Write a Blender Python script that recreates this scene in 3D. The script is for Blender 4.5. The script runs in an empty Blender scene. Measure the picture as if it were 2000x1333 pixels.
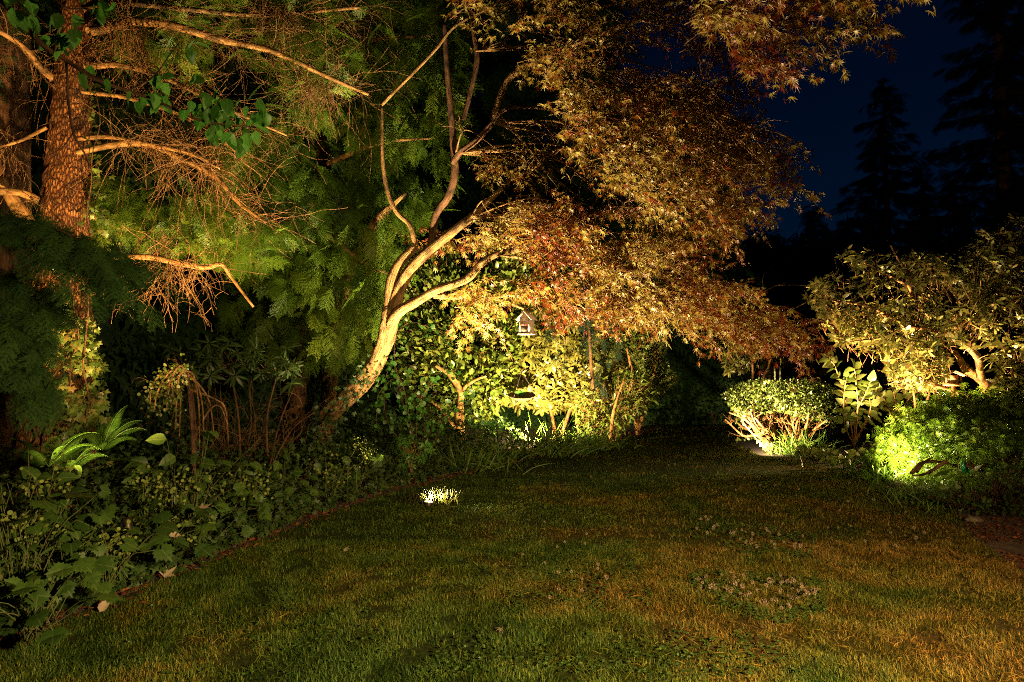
import bpy, math
import numpy as np

SC = bpy.context.scene
COL = SC.collection
rng = np.random.default_rng(11)
R = math.radians

# ------------------------------------------------------------------ camera, sky, exposure
CAM_H, PITCH, FX = 1.55, R(3.0), 1333.3
cam_d = bpy.data.cameras.new("camera")
cam_d.lens, cam_d.sensor_width = 24.0, 36.0
cam_d.clip_start, cam_d.clip_end = 0.05, 2000
cam = bpy.data.objects.new("camera", cam_d)
COL.objects.link(cam)
cam.location = (0, 0, CAM_H)
cam.rotation_euler = (R(90) + PITCH, 0, 0)
SC.camera = cam

w = bpy.data.worlds.new("World")
SC.world = w
w.use_nodes = True
wn, wl = w.node_tree.nodes, w.node_tree.links
bg = wn["Background"]
sky = wn.new("ShaderNodeTexSky")
sky.sky_type = 'NISHITA'
sky.sun_disc = False
sky.sun_elevation = R(-2.6)
sky.sun_rotation = R(35)
sky.ozone_density = 6.0
sky.air_density = 1.0
sky.dust_density = 0.2
tint = wn.new("ShaderNodeMix")
tint.data_type, tint.blend_type = 'RGBA', 'MULTIPLY'
tint.inputs[0].default_value = 1.0
tint.inputs[7].default_value = (0.14, 0.95, .58, 1)       # deep blue of late dusk
wl.new(sky.outputs[0], tint.inputs[6])
wl.new(tint.outputs[2], bg.inputs[0])
bg.inputs[1].default_value = 0.105
SC.view_settings.view_transform = 'Standard'
SC.view_settings.look = 'None'
SC.view_settings.exposure = 0.0
SC.view_settings.gamma = 1.0
cy = SC.cycles
cy.use_denoising = False
cy.filter_width = 1.1
cy.max_bounces, cy.diffuse_bounces, cy.glossy_bounces = 3, 2, 1
cy.transmission_bounces, cy.transparent_max_bounces = 3, 4
cy.sample_clamp_indirect = 1.0
cy.caustics_reflective = cy.caustics_refractive = False


# ------------------------------------------------------------------ helpers
def at(u, v, d):
    """World point seen at photo pixel (u, v), d metres along the view direction."""
    u, v, d = np.broadcast_arrays(np.asarray(u, float), np.asarray(v, float), np.asarray(d, float))
    x = (u - 1000) / FX * d
    y = (666.5 - v) / FX * d
    return np.stack([x, d * math.cos(PITCH) - y * math.sin(PITCH),
                     CAM_H + d * math.sin(PITCH) + y * math.cos(PITCH)], -1)


def project(P):
    """Photo pixel and depth of world points."""
    q = P - np.array([0, 0, CAM_H])
    d = q[..., 1] * math.cos(PITCH) + q[..., 2] * math.sin(PITCH)
    h = -q[..., 1] * math.sin(PITCH) + q[..., 2] * math.cos(PITCH)
    return 1000 + q[..., 0] / d * FX, 666.5 - h / d * FX, d


def gd(u, v):
    """World ground point at photo pixel."""
    a, b = at(u, v, 1.0), np.array([0, 0, CAM_H])
    k = CAM_H / (CAM_H - a[..., 2])
    return b + (a - b) * k[..., None]


def unit(a):
    return a / np.maximum(np.linalg.norm(a, axis=-1, keepdims=True), 1e-9)


def rnd(*s):
    return rng.random(s)


def nrm(*s):
    return rng.standard_normal(s)


_h = np.random.default_rng(5).random((64, 64, 64))


def vnoise(p, scale):
    q = np.asarray(p, float) * scale + 100.37
    i = np.floor(q).astype(int)
    f = q - i
    f = f * f * (3 - 2 * f)
    out = 0
    for a in (0, 1):
        for b in (0, 1):
            for c in (0, 1):
                wgt = (f[..., 0] if a else 1 - f[..., 0]) * (f[..., 1] if b else 1 - f[..., 1]) * (f[..., 2] if c else 1 - f[..., 2])
                out = out + wgt * _h[(i[..., 0] + a) % 64, (i[..., 1] + b) % 64, (i[..., 2] + c) % 64]
    return out


def inpoly(u, v, poly):
    poly = np.asarray(poly, float)
    res = np.zeros(np.shape(u), bool)
    j = len(poly) - 1
    for i in range(len(poly)):
        xi, yi = poly[i]
        xj, yj = poly[j]
        c = ((yi > v) != (yj > v)) & (u < (xj - xi) * (v - yi) / (yj - yi + 1e-12) + xi)
        res ^= c
        j = i
    return res


def sample_poly(poly, n):
    poly = np.asarray(poly, float)
    lo, hi = poly.min(0), poly.max(0)
    out = np.zeros((0, 2))
    while len(out) < n:
        c = lo + rnd(n * 2, 2) * (hi - lo)
        out = np.vstack([out, c[inpoly(c[:, 0], c[:, 1], poly)]])
    return out[:n]


class MB:
    def __init__(s):
        s.v, s.t, s.r, s.c, s.n = [], [], [], [], 0

    def add(s, v, t, r=None, c=None):
        v = np.asarray(v, float).reshape(-1, 3)
        t = np.asarray(t, int).reshape(-1, 3)
        s.v.append(v)
        s.t.append(t + s.n)
        s.r.append(np.full(len(v), .5) if r is None else np.broadcast_to(r, len(v)).astype(float))
        s.c.append(np.zeros_like(v) if c is None else np.asarray(c, float).reshape(-1, 3))
        s.n += len(v)
        return s

    def build(s, name, mat, parent=None, smooth=False):
        v = np.concatenate(s.v)
        t = np.concatenate(s.t)
        if parent is not None:
            p = parent
            while p is not None:
                v = v - np.array(p.location)
                p = p.parent
        me = bpy.data.meshes.new(name)
        me.vertices.add(len(v))
        me.vertices.foreach_set("co", v.astype(np.float32).ravel())
        me.loops.add(len(t) * 3)
        me.loops.foreach_set("vertex_index", t.astype(np.int32).ravel())
        me.polygons.add(len(t))
        me.polygons.foreach_set("loop_start", np.arange(0, len(t) * 3, 3, dtype=np.int32))
        if smooth:
            me.polygons.foreach_set("use_smooth", np.ones(len(t), bool))
        a = me.attributes.new("rnd", 'FLOAT', 'POINT')
        a.data.foreach_set("value", np.concatenate(s.r).astype(np.float32))
        a = me.attributes.new("tuv", 'FLOAT_VECTOR', 'POINT')
        a.data.foreach_set("vector", np.concatenate(s.c).astype(np.float32).ravel())
        me.update(calc_edges=True)
        me.materials.append(mat)
        o = bpy.data.objects.new(name, me)
        COL.objects.link(o)
        if parent is not None:
            o.parent = parent
        return o


def tag(o, label=None, cat=None, group=None, kind=None):
    if label: o["label"] = label
    if cat: o["category"] = cat
    if group: o["group"] = group
    if kind: o["kind"] = kind
    return o


def thing(name, loc, label, cat, group=None):
    o = bpy.data.objects.new(name, None)
    o.empty_display_size = .1
    COL.objects.link(o)
    o.location = [float(x) for x in loc]
    return tag(o, label, cat, group)


def spline(P, sub):
    P = np.asarray(P, float)
    Q = np.vstack([2 * P[0] - P[1], P, 2 * P[-1] - P[-2]])
    out = []
    for i in range(1, len(Q) - 2):
        t = np.linspace(0, 1, sub, endpoint=False)[:, None]
        a, b, c, d = Q[i - 1:i + 3]
        out.append(.5 * (2 * b + (c - a) * t + (2 * a - 5 * b + 4 * c - d) * t ** 2 + (3 * b - a - 3 * c + d) * t ** 3))
    return np.vstack(out + [P[-1:]])


def tubes(mb, P, Rad, n=3, r=None, bump=0.0, bscale=20.0):
    """K swept tubes. P (K, M, 3), Rad (K, M)."""
    K, M, _ = P.shape
    T = unit(np.gradient(P, axis=1))
    ref = unit(np.cross(unit(P[:, -1] - P[:, 0]), nrm(K, 3)))[:, None, :] * np.ones((1, M, 1))
    N1 = unit(ref - (ref * T).sum(-1, keepdims=True) * T)
    N2 = np.cross(T, N1)
    L = np.concatenate([np.zeros((K, 1)), np.cumsum(np.linalg.norm(np.diff(P, axis=1), axis=-1), 1)], 1)
    a = np.linspace(0, 2 * np.pi, n, endpoint=False)
    ca, sa = np.cos(a), np.sin(a)
    off = N1[:, :, None, :] * ca[:, None] + N2[:, :, None, :] * sa[:, None]
    V = P[:, :, None, :] + off * Rad[:, :, None, None]
    if bump:
        q = np.concatenate([off * 1.0, ], -1) * Rad[:, :, None, None]
        q = q + T[:, :, None, :] * L[:, :, None, None] * .3
        h = vnoise(q, bscale) - .5 + .5 * (vnoise(q, bscale * 2.3) - .5)
        V = V + off * (Rad[:, :, None] * bump * h)[..., None]
    C = np.stack([np.broadcast_to(ca, (K, M, n)) * Rad[:, :, None], np.broadcast_to(sa, (K, M, n)) * Rad[:, :, None],
                  np.broadcast_to(L[:, :, None], (K, M, n))], -1)
    idx = np.arange(K * M * n).reshape(K, M, n)
    a0, a1 = idx[:, :-1], idx[:, 1:]
    b0, b1 = np.roll(a0, -1, 2), np.roll(a1, -1, 2)
    tri = np.concatenate([np.stack([a0, b0, b1], -1).reshape(-1, 3), np.stack([a0, b1, a1], -1).reshape(-1, 3)])
    e = idx[:, -1]
    cap = np.concatenate([np.stack([e[:, 0], e[:, i], e[:, i + 1]], -1) for i in range(1, n - 1)])
    tri = np.concatenate([tri, cap])
    rr = np.repeat(rnd(K) if r is None else np.broadcast_to(r, K), M * n)
    mb.add(V, tri, rr, C)


def tube(mb, pts, rad, n=8, sub=6, **k):
    P = spline(pts, sub)
    rr = np.interp(np.linspace(0, len(pts) - 1, len(P)), np.arange(len(pts)), rad)
    tubes(mb, P[None], rr[None], n, **k)
    return P, rr


def limb(path, half, d0, d1=None, n=10, sub=6, bump=.15, bscale=25.):
    """Swept limb from photo pixels: path [(u, v)], half widths in pixels, depth d0 to d1."""
    path = np.asarray(path, float)
    d = np.linspace(d0, d1 if d1 else d0, len(path)) if np.ndim(d0) == 0 else np.asarray(d0, float)
    P = at(path[:, 0], path[:, 1], d)
    hw = np.interp(np.linspace(0, 1, len(path)), np.linspace(0, 1, len(half)), half) / FX * d
    mb = MB()
    pts, rr = tube(mb, P, hw, n, sub, bump=bump, bscale=bscale)
    return mb, pts


def grow(S, D, length, M=6, droop=.1, wander=.2):
    S, D = np.asarray(S, float), unit(np.asarray(D, float))
    K = len(S)
    st = (np.broadcast_to(length, K) / (M - 1))[:, None]
    out = [S]
    for i in range(M - 1):
        D = unit(D + wander * nrm(K, 3) + droop * np.array([0, 0, -1.]))
        S = S + D * st
        out.append(S)
    return np.stack(out, 1)


def taper(K, M, r0, r1=.3):
    return np.broadcast_to(r0, K)[:, None] * np.linspace(1, r1, M)[None]


def basis(axis, normal):
    y = unit(axis)
    z = unit(normal - (normal * y).sum(-1, keepdims=True) * y)
    return np.stack([np.cross(y, z), y, z], -1)


def inst(mb, tmpl, axis, normal, pos, scale, r=None, xs=None):
    tv, tt = tmpl
    K = len(pos)
    B = basis(np.broadcast_to(axis, (K, 3)), np.broadcast_to(normal, (K, 3)))
    s = np.broadcast_to(scale, K)
    L = tv[None] * s[:, None, None]
    if xs is not None:
        L = L * np.stack([np.broadcast_to(xs, K), np.ones(K), np.ones(K)], -1)[:, None, :]
    V = np.einsum('kij,kmj->kmi', B, L) + pos[:, None, :]
    T = (tt[None] + (np.arange(K) * len(tv))[:, None, None]).reshape(-1, 3)
    rr = np.repeat(rnd(K) if r is None else np.broadcast_to(r, K), len(tv))
    mb.add(V, T, np.clip(rr, 0, 1), np.broadcast_to(tv, (K,) + tv.shape))


# ------------------------------------------------------------------ leaf shapes (length 1 along +y, face +z)
def t_oval(wd=.25, peak=.45, fold=.18, curl=.18, k=5):
    v, t = [], []
    ys = np.linspace(0, 1, k + 1)
    for y in ys:
        s = math.sin(math.pi * min(1, max(0, y)) ** (math.log(.5) / math.log(peak))) ** .8 if 0 < y < 1 else .02
        x = wd * s
        z = -curl * y * y
        v += [(-x, y, z + fold * x), (0, y, z), (x, y, z + fold * x)]
    for i in range(k):
        a = i * 3
        t += [(a, a + 1, a + 4), (a, a + 4, a + 3), (a + 1, a + 2, a + 5), (a + 1, a + 5, a + 4)]
    return np.array(v), np.array(t)


def t_lobed(angs, lens, sinus=.3, droop=.22, y0=.12, cup=0.0):
    """Palmate leaf: lobes at angles (degrees from the tip) with lengths, fan about the petiole point."""
    pts = []
    for i, (a, l) in enumerate(zip(angs, lens)):
        a = R(a)
        pts.append((math.sin(a - .09) * l * .55 * 1.0, math.cos(a - .09) * l * .55) if sinus < .45 else None)
        pts.append((math.sin(a) * l, math.cos(a) * l))
        pts.append((math.sin(a + .09) * l * .55, math.cos(a + .09) * l * .55) if sinus < .45 else None)
        if i < len(angs) - 1:
            b = (R(angs[i]) + R(angs[i + 1])) / 2
            s = sinus * (lens[i] + lens[i + 1]) / 2
            pts.append((math.sin(b) * s, math.cos(b) * s))
    pts = [p for p in pts if p]
    v = [(0, y0, 0.03)]
    for x, y in pts:
        rr = math.hypot(x, y)
        v.append((x, y + y0, -droop * rr ** 2 + cup * abs(x)))
    v.append((0, 0, 0))
    n = len(pts)
    t = [(0, i + 1, i) for i in range(1, n)] + [(0, n + 1, n), (0, 1, n + 1)]
    return np.array(v) / (1 + y0), np.array(t)


T_OVAL = t_oval()
T_NARROW = t_oval(.13, .5, .1, .25)
T_RHODO = t_oval(.17, .52, .12, .2)
T_ROUND = t_oval(.42, .45, .15, .1)
T_OVATE = t_oval(.33, .36, .25, .25, 6)
T_MAPLE = t_lobed([-118, -78, -40, 0, 40, 78, 118], [.42, .72, .92, 1, .92, .72, .42], .27, .28)
T_IVY = t_lobed([-110, -55, 0, 55, 110], [.5, .75, 1, .75, .5], .56, .15, .05)
T_VINE = t_lobed([-140, -112, -84, -62, -38, -20, 0, 20, 38, 62, 84, 112, 140],
                 [.5, .62, .72, .84, .74, .9, 1.05, .9, .74, .84, .72, .62, .5], .78, .2, .05, .05)
T_DISC = t_lobed(list(range(-150, 151, 50)), [.5] * 7, .98, -.2, .5)


def t_lace():
    """Finely dissected drooping maple leaf: seven threads with teeth."""
    v, t = [], []
    for a, l in zip([-75, -50, -25, 0, 25, 50, 75], [.6, .8, .95, 1, .95, .8, .6]):
        a = R(a)
        for k in range(3):
            y0, y1 = l * k / 3, l * (k + 1) / 3
            wv = .045 * (1 - k * .25)
            d = np.array([math.sin(a), math.cos(a)])
            s = np.array([d[1], -d[0]])
            b = len(v)
            for q in (d * y0 - s * wv * .5, d * y0 + s * wv * .5, d * y1 + s * wv * 1.4, d * y1 - s * wv * 1.4):
                v.append((q[0], q[1], -.4 * (q @ q)))
            t += [(b, b + 1, b + 2), (b, b + 2, b + 3)]
    return np.array(v), np.array(t)


T_LACE = t_lace()


def t_spray(nst=12, nn=9, need=.045, nw=.013, ang=52, droop=.3, wide=.42, seed=1):
    """Flat conifer spray: rachis, side twigs, needles as slim triangles."""
    g = np.random.default_rng(seed)
    v, t = [], []

    def seg(p0, p1, wv):
        d = (p1 - p0) / max(np.linalg.norm(p1 - p0), 1e-6)
        s = np.array([d[1], -d[0]])
        b = len(v)
        for q in (p0 - s * wv, p0 + s * wv, p1 + s * wv * .6, p1 - s * wv * .6):
            v.append((q[0], q[1], 0))
        t.extend([(b, b + 1, b + 2), (b, b + 2, b + 3)])

    def needles(p0, p1, k, ln):
        d = (p1 - p0) / np.linalg.norm(p1 - p0)
        s = np.array([d[1], -d[0]])
        for i in range(k):
            q = p0 + (p1 - p0) * ((i + .6) / k)
            for sg in (-1, 1):
                tip = q + (d * .55 + s * sg) * ln * g.uniform(.7, 1.15)
                b = len(v)
                zz = g.uniform(-.015, .015)
                v.extend([(*(q - d * nw), zz), (*(q + d * nw), zz), (*tip, zz - .01)])
                t.append((b, b + 1, b + 2))
    seg(np.array([0., 0]), np.array([0, 1.]), .006)
    needles(np.array([0, .1]), np.array([0, 1.]), nn * 2, need)
    for i in range(nst):
        y = .06 + .86 * i / (nst - 1)
        for sg in (-1, 1):
            l = wide * (math.sin(math.pi * (.16 + .78 * (1 - y))) ** .8) * g.uniform(.75, 1.1)
            a = R(ang + g.uniform(-8, 8))
            p0 = np.array([0, y + g.uniform(-.02, .02)])
            p1 = p0 + l * np.array([sg * math.sin(a), math.cos(a)])
            seg(p0, p1, .004)
            needles(p0, p1, max(2, int(nn * l / wide + .5)), need)
    v = np.array(v)
    v[:, 2] -= droop * v[:, 1] ** 2 + .25 * v[:, 0] ** 2
    return v, np.array(t)


T_SPRAY = t_spray()
T_SPRAY_FAR = t_spray(8, 4, .11, .032, seed=2)
T_SPRAY_NEAR = t_spray(8, 11, .075, .011, 55, .4, .42, seed=3)


# ------------------------------------------------------------------ materials
def mat_new(name):
    m = bpy.data.materials.new(name)
    m.use_nodes = True
    return m, m.node_tree.nodes, m.node_tree.links, m.node_tree.nodes["Principled BSDF"]


def ramp(nd, stops):
    r = nd.new("ShaderNodeValToRGB")
    e = r.color_ramp.elements
    while len(e) > 1: e.remove(e[-1])
    e[0].position, e[0].color = stops[0][0], (*stops[0][1], 1)
    for p, c in stops[1:]:
        q = e.new(p)
        q.color = (*c, 1)
    return r


def leaf_mat(name, stops, rough=.45, trans=.35, spec=.4, vein=0.0):
    m, nd, lk, pb = mat_new(name)
    a = nd.new("ShaderNodeAttribute")
    a.attribute_name = "rnd"
    r = ramp(nd, stops)
    lk.new(a.outputs["Fac"], r.inputs[0])
    col = r.outputs[0]
    # blotches, and a paler midrib where asked
    tx = nd.new("ShaderNodeTexNoise")
    tx.inputs["Scale"].default_value = 40
    g = nd.new("ShaderNodeTexCoord")
    lk.new(g.outputs["Object"], tx.inputs["Vector"])
    mr = nd.new("ShaderNodeMapRange")
    mr.inputs[1].default_value, mr.inputs[2].default_value = .3, .7
    mr.inputs[3].default_value, mr.inputs[4].default_value = .85, 1.15
    lk.new(tx.outputs[0], mr.inputs[0])
    mx = nd.new("ShaderNodeMix")
    mx.data_type, mx.blend_type = 'RGBA', 'MULTIPLY'
    mx.inputs[0].default_value = 1
    lk.new(col, mx.inputs[6])
    lk.new(mr.outputs[0], mx.inputs[7])
    col = mx.outputs[2]
    if vein:
        b = nd.new("ShaderNodeAttribute")
        b.attribute_name = "tuv"
        sx = nd.new("ShaderNodeSeparateXYZ")
        lk.new(b.outputs["Vector"], sx.inputs[0])
        ab = nd.new("ShaderNodeMath"); ab.operation = 'ABSOLUTE'
        lk.new(sx.outputs[0], ab.inputs[0])
        m2 = nd.new("ShaderNodeMapRange")
        m2.inputs[1].default_value, m2.inputs[2].default_value = .01, .035
        m2.inputs[3].default_value, m2.inputs[4].default_value = vein, 0
        lk.new(ab.outputs[0], m2.inputs[0])
        m3 = nd.new("ShaderNodeMix")
        m3.data_type = 'RGBA'
        lk.new(m2.outputs[0], m3.inputs[0])
        lk.new(col, m3.inputs[6])
        m3.inputs[7].default_value = (.25, .28, .1, 1)
        col = m3.outputs[2]
    lk.new(col, pb.inputs["Base Color"])
    pb.inputs["Roughness"].default_value = rough
    pb.inputs["Specular IOR Level"].default_value = spec
    tr = nd.new("ShaderNodeBsdfTranslucent")
    lk.new(col, tr.inputs[0])
    ms = nd.new("ShaderNodeMixShader")
    ms.inputs[0].default_value = trans
    lk.new(pb.outputs[0], ms.inputs[1])
    lk.new(tr.outputs[0], ms.inputs[2])
    lk.new(ms.outputs[0], nd["Material Output"].inputs[0])
    return m


def bark_mat(name, dark, mid, light, sx=30., sz=6., bump=.6, dist=.02, vor=False, rough=.85):
    m, nd, lk, pb = mat_new(name)
    a = nd.new("ShaderNodeAttribute")
    a.attribute_name = "tuv"
    mp = nd.new("ShaderNodeMapping")
    mp.inputs["Scale"].default_value = (sx, sx, sz)
    lk.new(a.outputs["Vector"], mp.inputs[0])
    n1 = nd.new("ShaderNodeTexNoise")
    n1.inputs["Scale"].default_value, n1.inputs["Detail"].default_value = 1.0, 6
    n1.inputs["Roughness"].default_value = .65
    lk.new(mp.outputs[0], n1.inputs["Vector"])
    h = n1.outputs[0]
    if vor:
        v = nd.new("ShaderNodeTexVoronoi")
        v.feature = 'DISTANCE_TO_EDGE'
        v.inputs["Scale"].default_value = 1.6
        wv = nd.new("ShaderNodeMix"); wv.data_type = 'RGBA'; wv.blend_type = 'ADD'
        wv.inputs[0].default_value = .8
        lk.new(mp.outputs[0], wv.inputs[6]); lk.new(n1.outputs[1], wv.inputs[7])
        lk.new(wv.outputs[2], v.inputs["Vector"])
        mr = nd.new("ShaderNodeMapRange")
        mr.inputs[1].default_value, mr.inputs[2].default_value = 0, .28
        lk.new(v.outputs["Distance"], mr.inputs[0])
        mm = nd.new("ShaderNodeMath"); mm.operation = 'MULTIPLY'
        lk.new(mr.outputs[0], mm.inputs[0]); lk.new(n1.outputs[0], mm.inputs[1])
        h = mm.outputs[0]
        r = ramp(nd, [(.05, dark), (.3, mid), (.62, light)])
    else:
        r = ramp(nd, [(.36, dark), (.49, mid), (.64, light)])
    lk.new(h, r.inputs[0])
    lk.new(r.outputs[0], pb.inputs["Base Color"])
    n2 = nd.new("ShaderNodeTexNoise")
    n2.inputs["Scale"].default_value, n2.inputs["Detail"].default_value = 7.0, 5
    gg = nd.new("ShaderNodeTexCoord")
    lk.new(gg.outputs["Object"], n2.inputs["Vector"])
    r2 = ramp(nd, [(.36, (.42, .42, .40)), (.5, (.95, .9, .85)), (.66, (1.25, 1.2, 1.1))])
    lk.new(n2.outputs[0], r2.inputs[0])
    mx = nd.new("ShaderNodeMix")
    mx.data_type, mx.blend_type = 'RGBA', 'MULTIPLY'
    mx.inputs[0].default_value = 1
    lk.new(r.outputs[0], mx.inputs[6]); lk.new(r2.outputs[0], mx.inputs[7])
    lk.new(mx.outputs[2], pb.inputs["Base Color"])
    pb.inputs["Roughness"].default_value = rough
    pb.inputs["Specular IOR Level"].default_value = .2
    b = nd.new("ShaderNodeBump")
    b.inputs["Strength"].default_value, b.inputs["Distance"].default_value = bump, dist
    lk.new(h, b.inputs["Height"])
    lk.new(b.outputs[0], pb.inputs["Normal"])
    return m


def flat_mat(name, c, c2=None, rough=.7, scale=15., bump=.2, metal=0., stretch=(1, 1, 1)):
    m, nd, lk, pb = mat_new(name)
    g = nd.new("ShaderNodeTexCoord")
    mp = nd.new("ShaderNodeMapping")
    mp.inputs["Scale"].default_value = stretch
    lk.new(g.outputs["Object"], mp.inputs[0])
    n = nd.new("ShaderNodeTexNoise")
    n.inputs["Scale"].default_value, n.inputs["Detail"].default_value = scale, 7
    lk.new(mp.outputs[0], n.inputs["Vector"])
    c2 = c2 or tuple(x * .6 for x in c)
    r = ramp(nd, [(.32, c2), (.66, c)])
    lk.new(n.outputs[0], r.inputs[0])
    lk.new(r.outputs[0], pb.inputs["Base Color"])
    pb.inputs["Roughness"].default_value, pb.inputs["Metallic"].default_value = rough, metal
    b = nd.new("ShaderNodeBump")
    b.inputs["Strength"].default_value, b.inputs["Distance"].default_value = bump, .01
    lk.new(n.outputs[0], b.inputs["Height"])
    lk.new(b.outputs[0], pb.inputs["Normal"])
    return m


M_MAPLE = leaf_mat("maple leaves", [(0, (.14, .024, .007)), (.20, (.20, .070, .012)), (.42, (.23, .150, .024)), (.75, (.31, .24, .048)), (1, (.40, .34, .10))], .40, .42, .45)
M_HEM = leaf_mat("hemlock needles", [(0, (.03, .075, .008)), (.45, (.09, .17, .014)), (1, (.22, .30, .025))], .45, .3, .4)
M_HEMNEAR = leaf_mat("young hemlock needles", [(0, (.012, .034, .007)), (1, (.034, .078, .014))], .75, .25, .12)
M_HEMDK = leaf_mat("dark conifer needles", [(0, (.010, .03, .008)), (1, (.03, .07, .018))], .55, .2, .25)
M_FIR = leaf_mat("fir needles", [(0, (.004, .010, .005)), (1, (.010, .022, .010))], .8, .05, .1)
M_RHODO = leaf_mat("rhododendron leaves", [(0, (.07, .08, .014)), (.5, (.14, .13, .024)), (.92, (.26, .22, .06)), (1, (.26, .12, .04))], .33, .15, .5, .3)
M_SHRUB = leaf_mat("evergreen shrub leaves", [(0, (.05, .095, .012)), (.6, (.12, .165, .024)), (1, (.24, .25, .06))], .35, .25, .5, .3)
M_AZALEA = leaf_mat("azalea leaves", [(0, (.06, .10, .015)), (.7, (.13, .17, .035)), (1, (.2, .2, .07))], .35, .25, .5)
M_LACE = leaf_mat("lace maple leaves", [(0, (.06, .13, .008)), (.6, (.12, .21, .015)), (1, (.20, .28, .03))], .33, .4, .5)
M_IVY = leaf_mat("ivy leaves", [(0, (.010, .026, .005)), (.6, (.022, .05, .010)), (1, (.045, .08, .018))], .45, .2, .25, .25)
M_IVYLIT = leaf_mat("lit tone ivy leaves", [(0, (.05, .10, .015)), (.6, (.11, .17, .03)), (.85, (.18, .21, .05)), (1, (.22, .12, .04))], .4, .3, .4, .3)  # paler copy of the ivy, with lamplight put into the leaf colour
M_BED = leaf_mat("woodland leaves", [(0, (.025, .06, .008)), (1, (.06, .12, .016))], .5, .3, .35, .3)
M_BRACT = leaf_mat("spurge bracts", [(0, (.13, .19, .03)), (1, (.26, .30, .06))], .6, .3, .2)
M_FERN = leaf_mat("fern fronds", [(0, (.015, .05, .006)), (1, (.032, .085, .009))], .45, .35, .35)
M_TENDER = leaf_mat("tender round leaves", [(0, (.03, .13, .012)), (1, (.08, .22, .03))], .4, .45, .4, .25)
M_LAMPGRASS = leaf_mat("lawn grass by the lamp", [(0, (.012, .022, .002)), (1, (.035, .034, .005))], .5, .3, .2)
M_BLADE = leaf_mat("border grass blades", [(0, (.05, .12, .012)), (.6, (.10, .19, .02)), (1, (.22, .26, .06))], .45, .35, .35)
M_DRYLEAF = leaf_mat("dry leaf", [(0, (.22, .16, .09)), (1, (.38, .30, .2))], .8, .15, .1)
M_MULCH = leaf_mat("bark chips", [(0, (.05, .015, .006)), (.6, (.14, .045, .014)), (1, (.24, .10, .035))], .9, 0, .1)
M_CLOVER = leaf_mat("clover florets", [(0, (.14, .10, .06)), (1, (.40, .30, .20))], .8, .2, .1)
M_BARK = bark_mat("conifer bark", (.035, .012, .004), (.17, .075, .025), (.30, .15, .05), 27, 8, 1.0, .035, vor=True)
M_MBARK = bark_mat("maple bark", (.06, .030, .010), (.20, .118, .042), (.33, .215, .085), 75, 4.5, 1.0, .03)
M_TWIG = bark_mat("dead twigs", (.07, .036, .014), (.16, .09, .036), (.27, .165, .075), 60, 20, .3, .004)
M_LIMB = bark_mat("pale conifer limbs", (.09, .045, .016), (.21, .125, .045), (.31, .20, .08), 60, 14, .5, .008)
M_DKBARK = bark_mat("shaded bark", (.03, .015, .008), (.08, .04, .02), (.13, .07, .035), 40, 8, .8, .02)  # dark bark; on the unlit maple limbs its darkness stands in for shade
M_RBARK = bark_mat("rhododendron bark", (.10, .045, .015), (.24, .12, .045), (.34, .19, .08), 60, 14, .8, .012)
M_STEM = bark_mat("green stems", (.05, .07, .02), (.08, .10, .03), (.12, .13, .04), 60, 14, .2, .002)
M_WOOD = flat_mat("weathered boards", (.46, .36, .27), (.30, .22, .15), .8, 12, .08, stretch=(6, 6, 1))
M_WOODRED = flat_mat("red paint on wood", (.25, .06, .04), (.14, .03, .02), .6, 30, .3)
M_WOODDK = flat_mat("dark stained wood", (.05, .035, .025), (.03, .02, .014), .7, 30, .3)
M_CEDAR = flat_mat("cedar boards", (.34, .16, .06), (.2, .085, .03), .7, 22, .4, stretch=(1, 1, 7))
M_METAL = flat_mat("bronze metal", (.07, .055, .04), (.04, .03, .022), .45, 40, .1, .8)
M_TERRA = flat_mat("terracotta", (.30, .10, .06), (.2, .06, .04), .8, 18, .15)
M_WICKER = flat_mat("woven basket", (.15, .085, .036), (.07, .04, .018), .8, 60, .6, stretch=(1, 1, 4))
M_STONE = flat_mat("stone", (.16, .12, .08), (.08, .06, .04), .85, 14, .5)
M_WHITE = flat_mat("white siding", (.62, .58, .52), (.55, .5, .45), .6, 3, .05)
M_ROOF = flat_mat("dark shingles", (.05, .048, .05), (.03, .03, .03), .85, 30, .5)
M_STAKE = flat_mat("pale cane", (.40, .42, .24), (.3, .3, .16), .6, 20, .1)
M_GREEN = flat_mat("green glazed ornament", (.005, .30, .09), (.004, .2, .06), .15, 10, .02)
M_LENS, _n, _l, _p = mat_new("lit lens")
_p.inputs["Base Color"].default_value = (1, .8, .5, 1)
_p.inputs["Emission Color"].default_value = (1, .72, .38, 1)
_p.inputs["Emission Strength"].default_value = 12


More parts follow.
